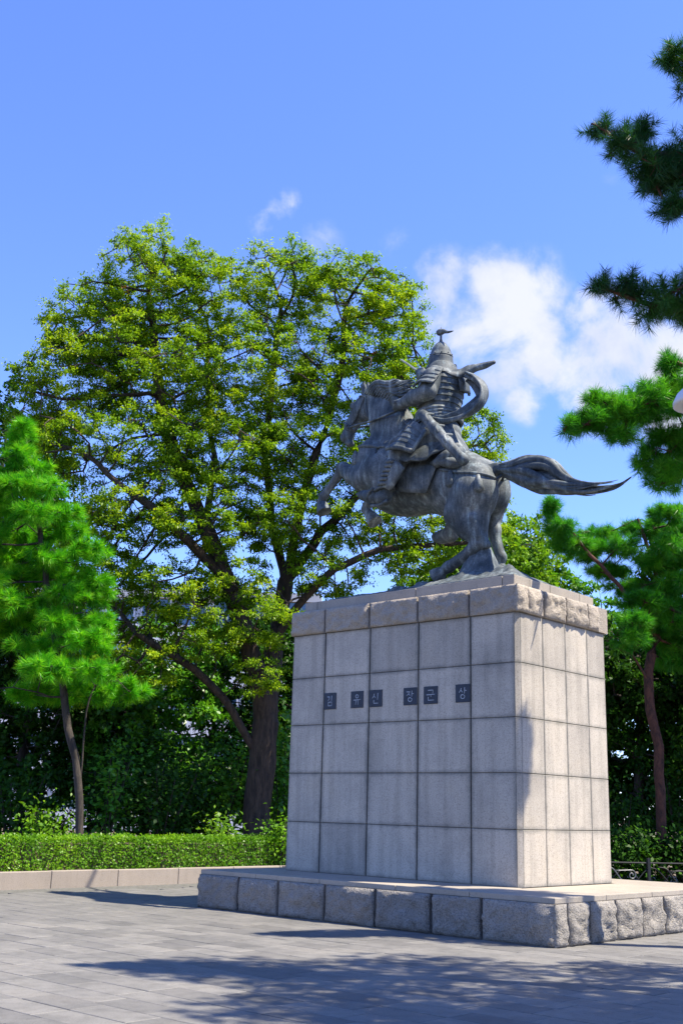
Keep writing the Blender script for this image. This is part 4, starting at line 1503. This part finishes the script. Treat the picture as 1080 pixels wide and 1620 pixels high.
zel_ells = [ell(245, 455, ZY, 95, 105, 2.0), ell(160, 520, ZY, 95, 85, 1.8), ell(330, 470, ZY + .5, 70, 90, 1.8),
            ell(450, 460, ZY + .5, 75, 85, 1.8), ell(545, 470, ZY, 70, 85, 1.8), ell(620, 500, ZY, 62, 75, 1.6),
            ell(110, 610, ZY - .5, 85, 75, 2.0), ell(250, 590, ZY, 120, 90, 2.6), ell(400, 600, ZY, 110, 95, 2.6), ell(560, 600, ZY, 105, 85, 2.4), ell(640, 600, ZY, 55, 70, 1.6),
            ell(110, 720, ZY - 1, 75, 60, 1.8), ell(230, 705, ZY - 1, 95, 60, 2.2), ell(360, 720, ZY - .5, 110, 65, 2.4), ell(500, 730, ZY, 105, 70, 2.2), ell(640, 725, ZY, 90, 65, 2.0), ell(745, 700, ZY, 55, 55, 1.6),
            ell(160, 840, ZY - 1.5, 70, 50, 1.6), ell(330, 830, ZY - 1, 95, 50, 2.0), ell(475, 830, ZY - .3, 100, 55, 2.0), ell(620, 825, ZY - .8, 95, 45, 1.8), ell(745, 815, ZY - 1, 65, 45, 1.5),
            ell(250, 930, ZY - 1.5, 90, 42, 1.8), ell(370, 920, ZY - 1.2, 70, 40, 1.6), ell(300, 1000, ZY - 1.5, 90, 40, 1.6), ell(420, 990, ZY - 1.5, 60, 40, 1.4), ell(520, 915, ZY - .5, 60, 35, 1.4), ell(640, 880, ZY - 1, 70, 28, 1.2),
            ell(215, 1060, ZY - 2, 60, 30, 1.2), ell(190, 920, ZY - 1, 60, 50, 1.6), ell(110, 930, ZY, 70, 60, 1.6), ell(190, 1000, ZY - .5, 60, 35, 1.4), ell(130, 1070, ZY, 60, 35, 1.4), ell(60, 660, ZY, 40, 50, 1.4), ell(215, 815, ZY - 2, 85, 42, 1.2), ell(300, 770, ZY - 1.6, 80, 45, 1.2), ell(410, 1075, ZY - 1.6, 40, 32, .9)]
leafy_tree('zelkova_tree', 'large spreading green tree with thick dark trunk behind the hedge', zel_skel, zel_ells, 3300, 120, .50, (.090, .045), MATS['zelkova_leaf'], MATS['zelkova_bark'], .36,
           seed=3, step=.40, kill=.5, infl=2.2, dry=5, rmin=.011, fork=.5, shell=.45, flat=.16, droop=.18, up=1.5)

# ---- bright white pine at the left edge
LY = 25.6
lb = at(128, 1330, LY); lb.z = .2
lp_skel = [[lb] + path(LY, (127, 1260), (120, 1200), (108, 1150), (98, 1080), (80, 960), (62, 840), (48, 740), (40, 680)),
           path(LY, (127, 1250), (133, 1180), (136, 1130), (150, 1085)),
           path(LY, (100, 1110), (60, 1095, -.4), (20, 1088, -.6), (-40, 1090, -.8))]
lp_ells = [ell(38, 690, LY, 16, 30, .35), ell(30, 722, LY, 30, 18, .5)]
_r = random.Random(12)
for y_, xr in ((745, 92), (775, 118), (808, 138), (842, 150), (876, 168), (912, 160), (948, 182), (984, 172), (1020, 176), (1056, 196), (1092, 226)):
    for q_ in range(5):
        x_ = xr - 34 - q_ * 48 + _r.uniform(-12, 12)
        if y_ > 1000 and x_ < 40 and q_ > 2: continue
        lp_ells.append(ell(x_, y_ + _r.uniform(-9, 9), LY + _r.uniform(-1.1, .9), _r.uniform(30, 42), _r.uniform(11, 17), _r.uniform(.35, .6)))
pine_tree('white_pine', 'bright green long-needled pine at the left edge behind the hedge', lp_skel, lp_ells, 2050, 110, .25, .012, 'pine_bright', .09, seed=5, step=.3, kill=.35, infl=2.0, shell=.9, up=.3, sl=.16, wexp=.6, bark_m='grey_bark', fork=.45)

# ---- near red pine standing right of the camera's view; its boughs reach into the frame and shade the paving
NY = 11.2
nb = Vector((6.1, 11.4, 0))
np_skel = [[nb, (6.0, 11.3, 2), (5.8, 11.2, 4), (5.85, 11.1, 6), (5.6, 11.1, 8), (5.3, 11.2, 9.8), (5.2, 11.2, 11.2)],
           [(5.6, 11.1, 8), at(1090, 250, NY + .1), at(1010, 240, NY), at(935, 195, NY - .1)],
           [(5.3, 11.2, 9.8), at(1130, 110, NY), at(1060, 90, NY)],
           [(5.85, 11.1, 6), at(1100, 500, NY), at(1030, 480, NY), at(940, 455, NY)],
           [(5.85, 11.1, 6), (6.0, 9.8, 6.6), (6.0, 8.6, 6.9)], [(5.6, 11.1, 8), (6.2, 12, 8.4), (6.8, 12.6, 8.6)]]
np_ells = [ell(945, 205, NY, 22, 16, .16), ell(985, 228, NY, 36, 28, .26), ell(1030, 270, NY, 42, 42, .38), ell(1075, 270, NY + .1, 45, 55, .5), ell(1062, 330, NY, 20, 16, .2), ell(1018, 205, NY, 12, 16, .15),
           ell(1062, 92, NY, 18, 14, .2), ell(1110, 110, NY, 45, 40, .5),
           ell(950, 455, NY, 18, 12, .15), ell(990, 462, NY, 28, 22, .25), ell(1045, 480, NY, 45, 28, .4), ell(1100, 470, NY, 45, 45, .5),
           ((5.1, 11.0, 10.4), (1.2, 1.1, .9)), ((4.9, 10.4, 8.0), (1.1, 1.1, .7)), ((6.1, 11.8, 8.8), (1.4, 1.2, .8)), ((5.6, 9.9, 6.6), (1.5, 1.2, .6)), ((6.3, 8.7, 6.8), (1.5, 1.2, .7)), ((5.0, 8.9, 8.6), (1.3, 1.1, .7)), ((6.8, 12.2, 5.8), (1.2, 1.0, .6)), ((7.2, 10.2, 7.6), (1.4, 1.2, .7)), ((4.6, 9.0, 6.6), (.9, .9, .5))]
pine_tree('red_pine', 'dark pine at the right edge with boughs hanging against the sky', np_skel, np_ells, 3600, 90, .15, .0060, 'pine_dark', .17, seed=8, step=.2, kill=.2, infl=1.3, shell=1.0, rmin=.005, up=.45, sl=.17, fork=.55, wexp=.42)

# ---- a second pine beyond it, its lit lower boughs level with the horse's tail
MY = 15.0
mb_ = Vector((6.4, 15.4, 0))
pine_tree('red_pine', 'sunlit pine bough reaching in at the right edge level with the tail', [
    [mb_, (6.3, 15.3, 2), (6.1, 15.2, 4), (6.0, 15.1, 6), (6.1, 15.1, 8)],
    [(6.05, 15.2, 5), at(1100, 630, MY + .3), at(1040, 640, MY + .2), at(980, 652, MY + .1), at(930, 668, MY), at(890, 680, MY)],
    [(6.0, 15.1, 5.6), at(1110, 590, MY), at(1070, 575, MY)],
    [(6.05, 15.2, 4.2), at(1100, 660, MY + .5), at(1065, 700, MY + .6), at(1045, 745, MY + .6)]],
    [ell(905, 677, MY, 20, 9, .2), ell(940, 668, MY, 30, 13, .3), ell(985, 655, MY + .1, 40, 20, .4), ell(1030, 640, MY + .2, 45, 28, .5), ell(1075, 625, MY + .3, 40, 34, .5), ell(950, 636, MY, 22, 8, .2), ell(985, 690, MY, 26, 9, .2), ell(1062, 580, MY + .1, 16, 18, .2),
     ell(1022, 728, MY + .6, 17, 24, .25), ell(1055, 750, MY + .6, 32, 30, .4), ell(1046, 692, MY + .5, 20, 11, .2), ell(1092, 705, MY + .5, 28, 36, .5), ((6.6, 15.0, 7.8), (.9, .8, .6)), ((5.75, 16.45, 7.5), (.2, .2, .5))],
    1250, 85, .17, .0075, 'pine_mid', .15, seed=18, step=.22, kill=.22, infl=1.4, shell=1.0, rmin=.006, up=.6, sl=.18, fork=.55, wexp=.5)

# ---- pines behind the pedestal on the right
RY = 27.0
rb = at(1046, 1400, RY); rb.z = 0
rp_skel = [[rb] + path(RY, (1045, 1330), (1043, 1250), (1040, 1180), (1028, 1120), (1024, 1060), (1040, 1010), (1045, 940), (1030, 880), (1010, 820)),
           path(RY, (1028, 1080), (1000, 1035, -.3), (960, 1015, -.5)), path(RY, (1040, 1010), (980, 930, -.4), (920, 860, -.6), (880, 815, -.6)), path(RY, (1045, 950), (1090, 900), (1130, 850))]
rp_ells = [ell(872, 808, RY - .6, 14, 18, .35), ell(885, 838, RY - .5, 24, 13, .5), ell(905, 862, RY - .3, 30, 13, .5)]
_r = random.Random(31)
for y_, xl in ((822, 985), (846, 930), (872, 905), (900, 900), (930, 960), (958, 985), (986, 962), (1012, 970), (1044, 985)):
    for q_ in range(5):
        x_ = xl + 28 + q_ * 46 + _r.uniform(-14, 14)
        if _r.random() < .16: continue
        rp_ells.append(ell(x_, y_ + _r.uniform(-10, 10), RY + _r.uniform(-1.2, .8), _r.uniform(24, 38), _r.uniform(9, 15), _r.uniform(.35, .6)))
pine_tree('red_pine', 'pine with a crooked reddish trunk behind the pedestal on the right', rp_skel, rp_ells, 2300, 85, .24, .011, 'pine_mid', .12, seed=12, step=.3, kill=.35, infl=2.0, shell=.8, up=.4, fork=.45, wexp=.5)
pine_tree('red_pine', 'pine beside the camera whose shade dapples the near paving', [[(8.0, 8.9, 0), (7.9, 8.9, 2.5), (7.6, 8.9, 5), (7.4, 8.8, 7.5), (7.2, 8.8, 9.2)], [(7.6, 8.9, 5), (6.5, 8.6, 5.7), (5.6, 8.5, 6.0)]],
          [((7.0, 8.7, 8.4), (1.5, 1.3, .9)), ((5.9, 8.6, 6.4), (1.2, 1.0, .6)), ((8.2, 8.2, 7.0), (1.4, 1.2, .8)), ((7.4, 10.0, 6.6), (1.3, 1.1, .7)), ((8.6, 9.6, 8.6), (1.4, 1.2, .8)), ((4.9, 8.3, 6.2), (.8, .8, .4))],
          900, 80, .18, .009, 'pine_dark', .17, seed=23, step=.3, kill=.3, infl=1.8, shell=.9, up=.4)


# ---- broadleaf trees that close the view behind
def dome(name, label, X, Y, H, rw, mat, bark_m, n, k, leaf, seed, lo=.3, r0=.16, size=.5, group=None, nl=6, base=0.0):
    rr = random.Random(seed)
    top = Vector((X + rr.uniform(-.3, .3), Y, base + H))
    b = Vector((X, Y, base))
    ells = [((X, Y, base + H * (lo + (1 - lo) * .55)), (rw * .72, rw * .72, H * (1 - lo) * .45))]
    for i in range(nl):
        a = 2 * math.pi * i / nl + rr.uniform(-.4, .4); t = rr.uniform(.12, .92)
        rr_ = rw * (1 - .55 * t)
        ells.append(((X + math.cos(a) * rr_ * .8, Y + math.sin(a) * rr_ * .8, base + H * (lo + (1 - lo) * t)), (rw * rr.uniform(.3, .45), rw * rr.uniform(.3, .45), H * (1 - lo) * rr.uniform(.14, .22))))
    sk = [[b, b.lerp(top, .3) + Vector((rr.uniform(-.3, .3), 0, 0)), b.lerp(top, .6), b.lerp(top, .85)]]
    return leafy_tree(name, label, sk, ells, n, k, size, leaf, mat, bark_m, r0, group, seed, step=.45, kill=.6, infl=3.0, shell=.7)


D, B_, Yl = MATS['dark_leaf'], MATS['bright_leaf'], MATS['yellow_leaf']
gb = MATS['grey_bark']
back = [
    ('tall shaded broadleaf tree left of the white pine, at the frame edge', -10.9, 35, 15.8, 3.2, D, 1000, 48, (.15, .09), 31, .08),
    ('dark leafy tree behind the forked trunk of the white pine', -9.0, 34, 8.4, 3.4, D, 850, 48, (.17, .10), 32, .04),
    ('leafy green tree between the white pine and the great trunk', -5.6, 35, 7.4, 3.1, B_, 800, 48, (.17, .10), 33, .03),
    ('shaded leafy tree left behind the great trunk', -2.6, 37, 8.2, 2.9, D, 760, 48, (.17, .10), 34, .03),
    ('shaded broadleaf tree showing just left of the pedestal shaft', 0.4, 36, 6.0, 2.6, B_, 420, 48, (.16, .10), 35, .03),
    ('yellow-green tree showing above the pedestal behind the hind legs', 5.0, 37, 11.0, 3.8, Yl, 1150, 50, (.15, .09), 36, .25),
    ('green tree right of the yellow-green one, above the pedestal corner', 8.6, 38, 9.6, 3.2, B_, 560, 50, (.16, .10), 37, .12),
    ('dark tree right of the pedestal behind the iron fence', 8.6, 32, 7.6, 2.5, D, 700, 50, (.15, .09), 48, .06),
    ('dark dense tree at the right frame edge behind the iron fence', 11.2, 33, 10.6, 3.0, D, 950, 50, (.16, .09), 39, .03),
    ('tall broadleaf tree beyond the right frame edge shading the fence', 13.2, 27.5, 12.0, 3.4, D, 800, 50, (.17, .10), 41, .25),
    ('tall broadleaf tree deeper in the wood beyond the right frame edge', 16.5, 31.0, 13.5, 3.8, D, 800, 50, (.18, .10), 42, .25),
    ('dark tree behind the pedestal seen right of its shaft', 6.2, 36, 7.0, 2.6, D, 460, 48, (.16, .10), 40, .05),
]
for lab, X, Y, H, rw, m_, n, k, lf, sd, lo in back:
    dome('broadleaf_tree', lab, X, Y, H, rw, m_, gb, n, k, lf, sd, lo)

# ------------------------------------------------------------------ hedge along the kerb
def hedge():
    root = empty('hedge', W(KERB_A - .30, 0, .27), YAW)
    tag(root, 'low clipped green hedge running along the granite kerb', 'hedge')
    y0, y1, wd, h = -8.0, 13.0, .95, .68
    core = MB()
    core.box((-wd + .12, y0 + .1, 0), (-.13, y1 - .1, h - .14))
    core.build('stems', MATS['soil'], root)
    r_ = np.random.default_rng(41)
    n = 52000
    # near face, top, far face
    k = r_.choice(3, n, p=[.46, .40, .14])
    yy = r_.uniform(y0, y1, n)
    bump = .025 * np.sin(yy * 2.1) + .02 * np.sin(yy * 5.3 + 1)
    dep = np.abs(r_.normal(size=n)) * .075
    x = np.where(k == 0, -dep + bump * .6, np.where(k == 1, r_.uniform(-wd, 0, n), -wd + dep))
    z = np.where(k == 1, h - dep + bump * .5 + .03 * np.sin(yy * 9 + x * 7), r_.uniform(.0, h, n))
    sp = r_.random(n) < .05
    z = np.where((k == 1) & sp, h + r_.uniform(0, .05, n), z)
    p = np.stack([x, yy, z], 1)
    nr = np.where((k == 0)[:, None], np.array([[1., 0, .45]]), np.where((k == 1)[:, None], np.array([[.1, 0, 1.]]), np.array([[-1., 0, .4]])))
    nr = unit(nr + r_.normal(size=p.shape) * .65)
    dr = unit(np.cross(nr, r_.normal(size=p.shape)) + np.array([0, 0, .5]))
    s = r_.uniform(.75, 1.25, n)
    link('foliage', leaf_mesh('foliage', p, dr, nr, .058 * s, .034 * s), MATS['hedge_leaf'], root)


hedge()


# ------------------------------------------------------------------ shrubs behind the hedge
def shrub(label, X, Y, h, w, mat, n, leaf, seed, group=None):
    r_ = np.random.default_rng(seed)
    root = empty('shrub', (X, Y, .2)); tag(root, label, 'shrub', group)
    st = MB(); rr = random.Random(seed)
    tips = []
    for i in range(7):
        a = rr.uniform(0, 6.28); q = rr.uniform(.3, 1)
        t = Vector((math.cos(a) * w * q * .8, math.sin(a) * w * q * .8, h * rr.uniform(.6, .95)))
        st.tube([(0, 0, -.1), t * .5 + Vector((0, 0, .1)), t], [.03, .02, .008], 5); tips.append(t)
    st.build('stems', MATS['grey_bark'], root)
    T = np.array([list(t) for t in tips])[r_.integers(0, 7, n)]
    p = T * r_.uniform(.35, 1.05, (n, 1)) + r_.normal(size=(n, 3)) * np.array([w * .32, w * .32, h * .16])
    p[:, 2] = np.clip(p[:, 2], .05, None)
    nr = unit(np.array([0.2, -.3, .8]) + r_.normal(size=p.shape) * .5)
    dr = unit(np.cross(nr, r_.normal(size=p.shape)) + np.array([0, 0, -.2]))
    s = r_.uniform(.7, 1.3, n)
    link('foliage', leaf_mesh('foliage', p, dr, nr, leaf[0] * s, leaf[1] * s), mat, root)


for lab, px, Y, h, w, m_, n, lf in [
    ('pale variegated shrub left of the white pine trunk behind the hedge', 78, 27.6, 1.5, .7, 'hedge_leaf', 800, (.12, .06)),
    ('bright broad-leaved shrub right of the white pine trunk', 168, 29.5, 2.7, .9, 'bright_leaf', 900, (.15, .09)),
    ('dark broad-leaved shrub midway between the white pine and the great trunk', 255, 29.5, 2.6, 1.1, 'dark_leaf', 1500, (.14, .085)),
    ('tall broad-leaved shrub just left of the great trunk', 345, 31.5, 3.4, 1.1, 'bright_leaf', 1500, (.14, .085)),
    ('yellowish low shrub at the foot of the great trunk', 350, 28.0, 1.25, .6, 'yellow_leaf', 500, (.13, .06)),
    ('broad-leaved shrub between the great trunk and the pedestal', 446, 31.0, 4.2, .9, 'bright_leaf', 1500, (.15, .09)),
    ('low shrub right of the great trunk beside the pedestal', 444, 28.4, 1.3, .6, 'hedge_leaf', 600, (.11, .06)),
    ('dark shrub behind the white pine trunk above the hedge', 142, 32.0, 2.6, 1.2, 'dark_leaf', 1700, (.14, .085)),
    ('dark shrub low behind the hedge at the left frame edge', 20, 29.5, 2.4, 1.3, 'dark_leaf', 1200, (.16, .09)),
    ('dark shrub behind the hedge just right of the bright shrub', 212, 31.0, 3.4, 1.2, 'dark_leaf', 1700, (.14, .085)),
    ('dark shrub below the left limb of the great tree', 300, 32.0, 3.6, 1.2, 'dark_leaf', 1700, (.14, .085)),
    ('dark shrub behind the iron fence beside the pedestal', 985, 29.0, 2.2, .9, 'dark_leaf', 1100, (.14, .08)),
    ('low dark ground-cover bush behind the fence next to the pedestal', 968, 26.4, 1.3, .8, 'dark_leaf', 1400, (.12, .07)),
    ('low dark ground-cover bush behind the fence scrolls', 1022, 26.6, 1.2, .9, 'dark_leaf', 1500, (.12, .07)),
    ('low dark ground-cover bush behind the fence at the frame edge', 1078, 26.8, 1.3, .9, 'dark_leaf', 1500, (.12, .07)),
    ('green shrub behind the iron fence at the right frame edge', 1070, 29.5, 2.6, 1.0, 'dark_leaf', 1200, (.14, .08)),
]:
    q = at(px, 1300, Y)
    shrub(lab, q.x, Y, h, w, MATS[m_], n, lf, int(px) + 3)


# ------------------------------------------------------------------ wrought-iron fence on the right
def fence():
    a = at(940, 1395, 24.6); b = at(1190, 1400, 25.4)
    a.z = b.z = 0
    d = (b - a); L_ = d.length; rz = math.atan2(d.y, d.x)
    root = empty('iron_fence', a, rz)
    tag(root, 'low black wrought-iron fence with scrolls right of the pedestal', 'fence')
    H = .72
    for z in (.10, H):
        MB().tube([(0, 0, z), (L_, 0, z)], .016, 8).build('rail', MATS['iron'], root)
    bay = 1.25; x = .0
    while x <= L_ + .01:
        MB().box((x - .03, -.03, 0), (x + .03, .03, H + .10)).build('post', MATS['iron'], root); x += bay
    def spiral(c, r0, turns, sgn, a0):
        return [c + Vector((math.cos(a0 + sgn * t * turns * 6.283) * r0 * (1 - .8 * t), 0, math.sin(a0 + sgn * t * turns * 6.283) * r0 * (1 - .8 * t))) for t in np.linspace(0, 1, 16)]
    x = 0.0; i = 0
    while x + bay <= L_ + .01:
        c = x + bay / 2
        w = MB(); w.tube([(x + bay * t, 0, .40 + .22 * math.sin(t * 2 * math.pi + 1.2)) for t in np.linspace(0, 1, 20)], .011, 6); w.build('wave_bar', MATS['iron'], root, smooth=True)
        w = MB(); w.tube([(x + bay * t, .02, .38 + .20 * math.sin(t * 2 * math.pi + 4.3)) for t in np.linspace(0, 1, 20)], .011, 6); w.build('wave_bar', MATS['iron'], root, smooth=True)
        s = MB()
        p0 = [Vector((c - .42, -.02, .64)), Vector((c - .22, -.02, .60)), Vector((c - .05, -.02, .40)), Vector((c + .12, -.02, .22)), Vector((c + .34, -.02, .19))]
        s.tube(spline(p0, 16), .013, 6)
        s.tube(spline([Vector((c - .18, -.02, .56)), Vector((c + .02, -.02, .56))] + spiral(Vector((c + .22, -.02, .47)), .10, 1.3, -1, 1.6)[::1], 30), .012, 6)
        s.tube(spline([Vector((c - .02, -.02, .18)), Vector((c - .12, -.02, .22))] + spiral(Vector((c - .26, -.02, .26)), .09, 1.2, 1, .6), 26), .011, 6)
        s.build('scroll', MATS['iron_scroll' if i % 2 == 0 else 'iron'], root, smooth=True)
        x += bay; i += 1


fence()


# ------------------------------------------------------------------ park lamp at the right edge
def lamp():
    head = at(1108, 636, 9.0)
    bx = Vector((head.x + .95, head.y + .1, 0))
    root = empty('park_lamp', bx)
    tag(root, 'pale park lamp head jutting in at the right edge among pine boughs', 'lamp')
    hz = head.z
    m = MB(); m.tube([(0, 0, 0), (0, 0, .25), (0, 0, .3), (0, 0, hz - .3), (0, 0, hz + .25)], [.14, .14, .08, .06, .05], 12); m.build('post', MATS['lamp_post'], root, smooth=True)
    hp = head - bx
    m = MB(); m.tube(spline([(0, 0, hz + .2), (-.2, -.03, hz + .36), (-.6, -.07, hz + .33), (hp.x, hp.y, hz + .16)], 14), .03, 8); m.build('arm', MATS['lamp_post'], root, smooth=True)
    prof = [(0, .17), (.06, .165), (.14, .13), (.20, .07), (.235, .0), (.235, -.03), (.215, -.035), (.16, -.03), (.0, -.03)]
    V, F = [], []; n = 28
    for r, z in prof:
        for k in range(n):
            a = 6.28319 * k / n; V.append((hp.x + math.cos(a) * r, hp.y + math.sin(a) * r, hp.z + z))
    for i in range(len(prof) - 1):
        for k in range(n): F.append((i * n + k, (i + 1) * n + k, (i + 1) * n + (k + 1) % n, i * n + (k + 1) % n))
    MB().add(V, F).build('lamp_shade', MATS['lamp_white'], root, smooth=True)
    m = MB(); m.tube([(hp.x, hp.y, hp.z - .028), (hp.x, hp.y, hp.z - .05), (hp.x, hp.y, hp.z - .085), (hp.x, hp.y, hp.z - .10)], [.15, .15, .10, .02], 18); m.build('diffuser', MATS['lamp_glass'], root, smooth=True)


lamp()


# ------------------------------------------------------------------ buildings glimpsed between the trunks
def building(label, X0, X1, Y, H, storeys, bays, wall_m, depth=14):
    root = empty('office_building', ((X0 + X1) / 2, Y, -.03)); tag(root, label, 'building')
    w = X1 - X0
    MB().box((-w / 2, 0.25, 0), (w / 2, depth, H)).build('wall', MATS[wall_m], root)
    MB().box((-w / 2 - .3, -.2, H + .003), (w / 2 + .3, depth + .2, H + .6)).build('roof', MATS['grey_concrete'], root)
    sh = H / storeys; bw = w / bays
    for s in range(storeys):
        MB().box((-w / 2, 0, s * sh), (w / 2, .248, s * sh + sh * .42)).build('spandrel', MATS[wall_m], root)
    wm = MB().box((0, 0, 0), (bw - .5, .08, sh * .56)); wo = None
    for s in range(storeys):
        for b in range(bays):
            loc = (-w / 2 + b * bw + .25, .1, s * sh + sh * .43)
            if wo is None:
                wo = wm.build('window', MATS['glass_pane'], root, loc=loc); me = wo.data
                fm = MB()
                for q in (0, .5, 1): fm.box((q * (bw - .5) - .05, -.04, -.02), (q * (bw - .5) + .05, -.003, sh * .56 + .02))
                fo = fm.build('window_frame', MATS['white_render'], wo); fme = fo.data
            else:
                o = link('window', me, None, root, loc); link('window_frame', fme, None, o)


building('white office block with ribbon windows seen through the trees at left', -31, -1.5, 76, 15.5, 5, 12, 'white_render')
building('grey block at the far left behind the dark trees', -52, -34, 84, 12.5, 4, 7, 'grey_concrete')
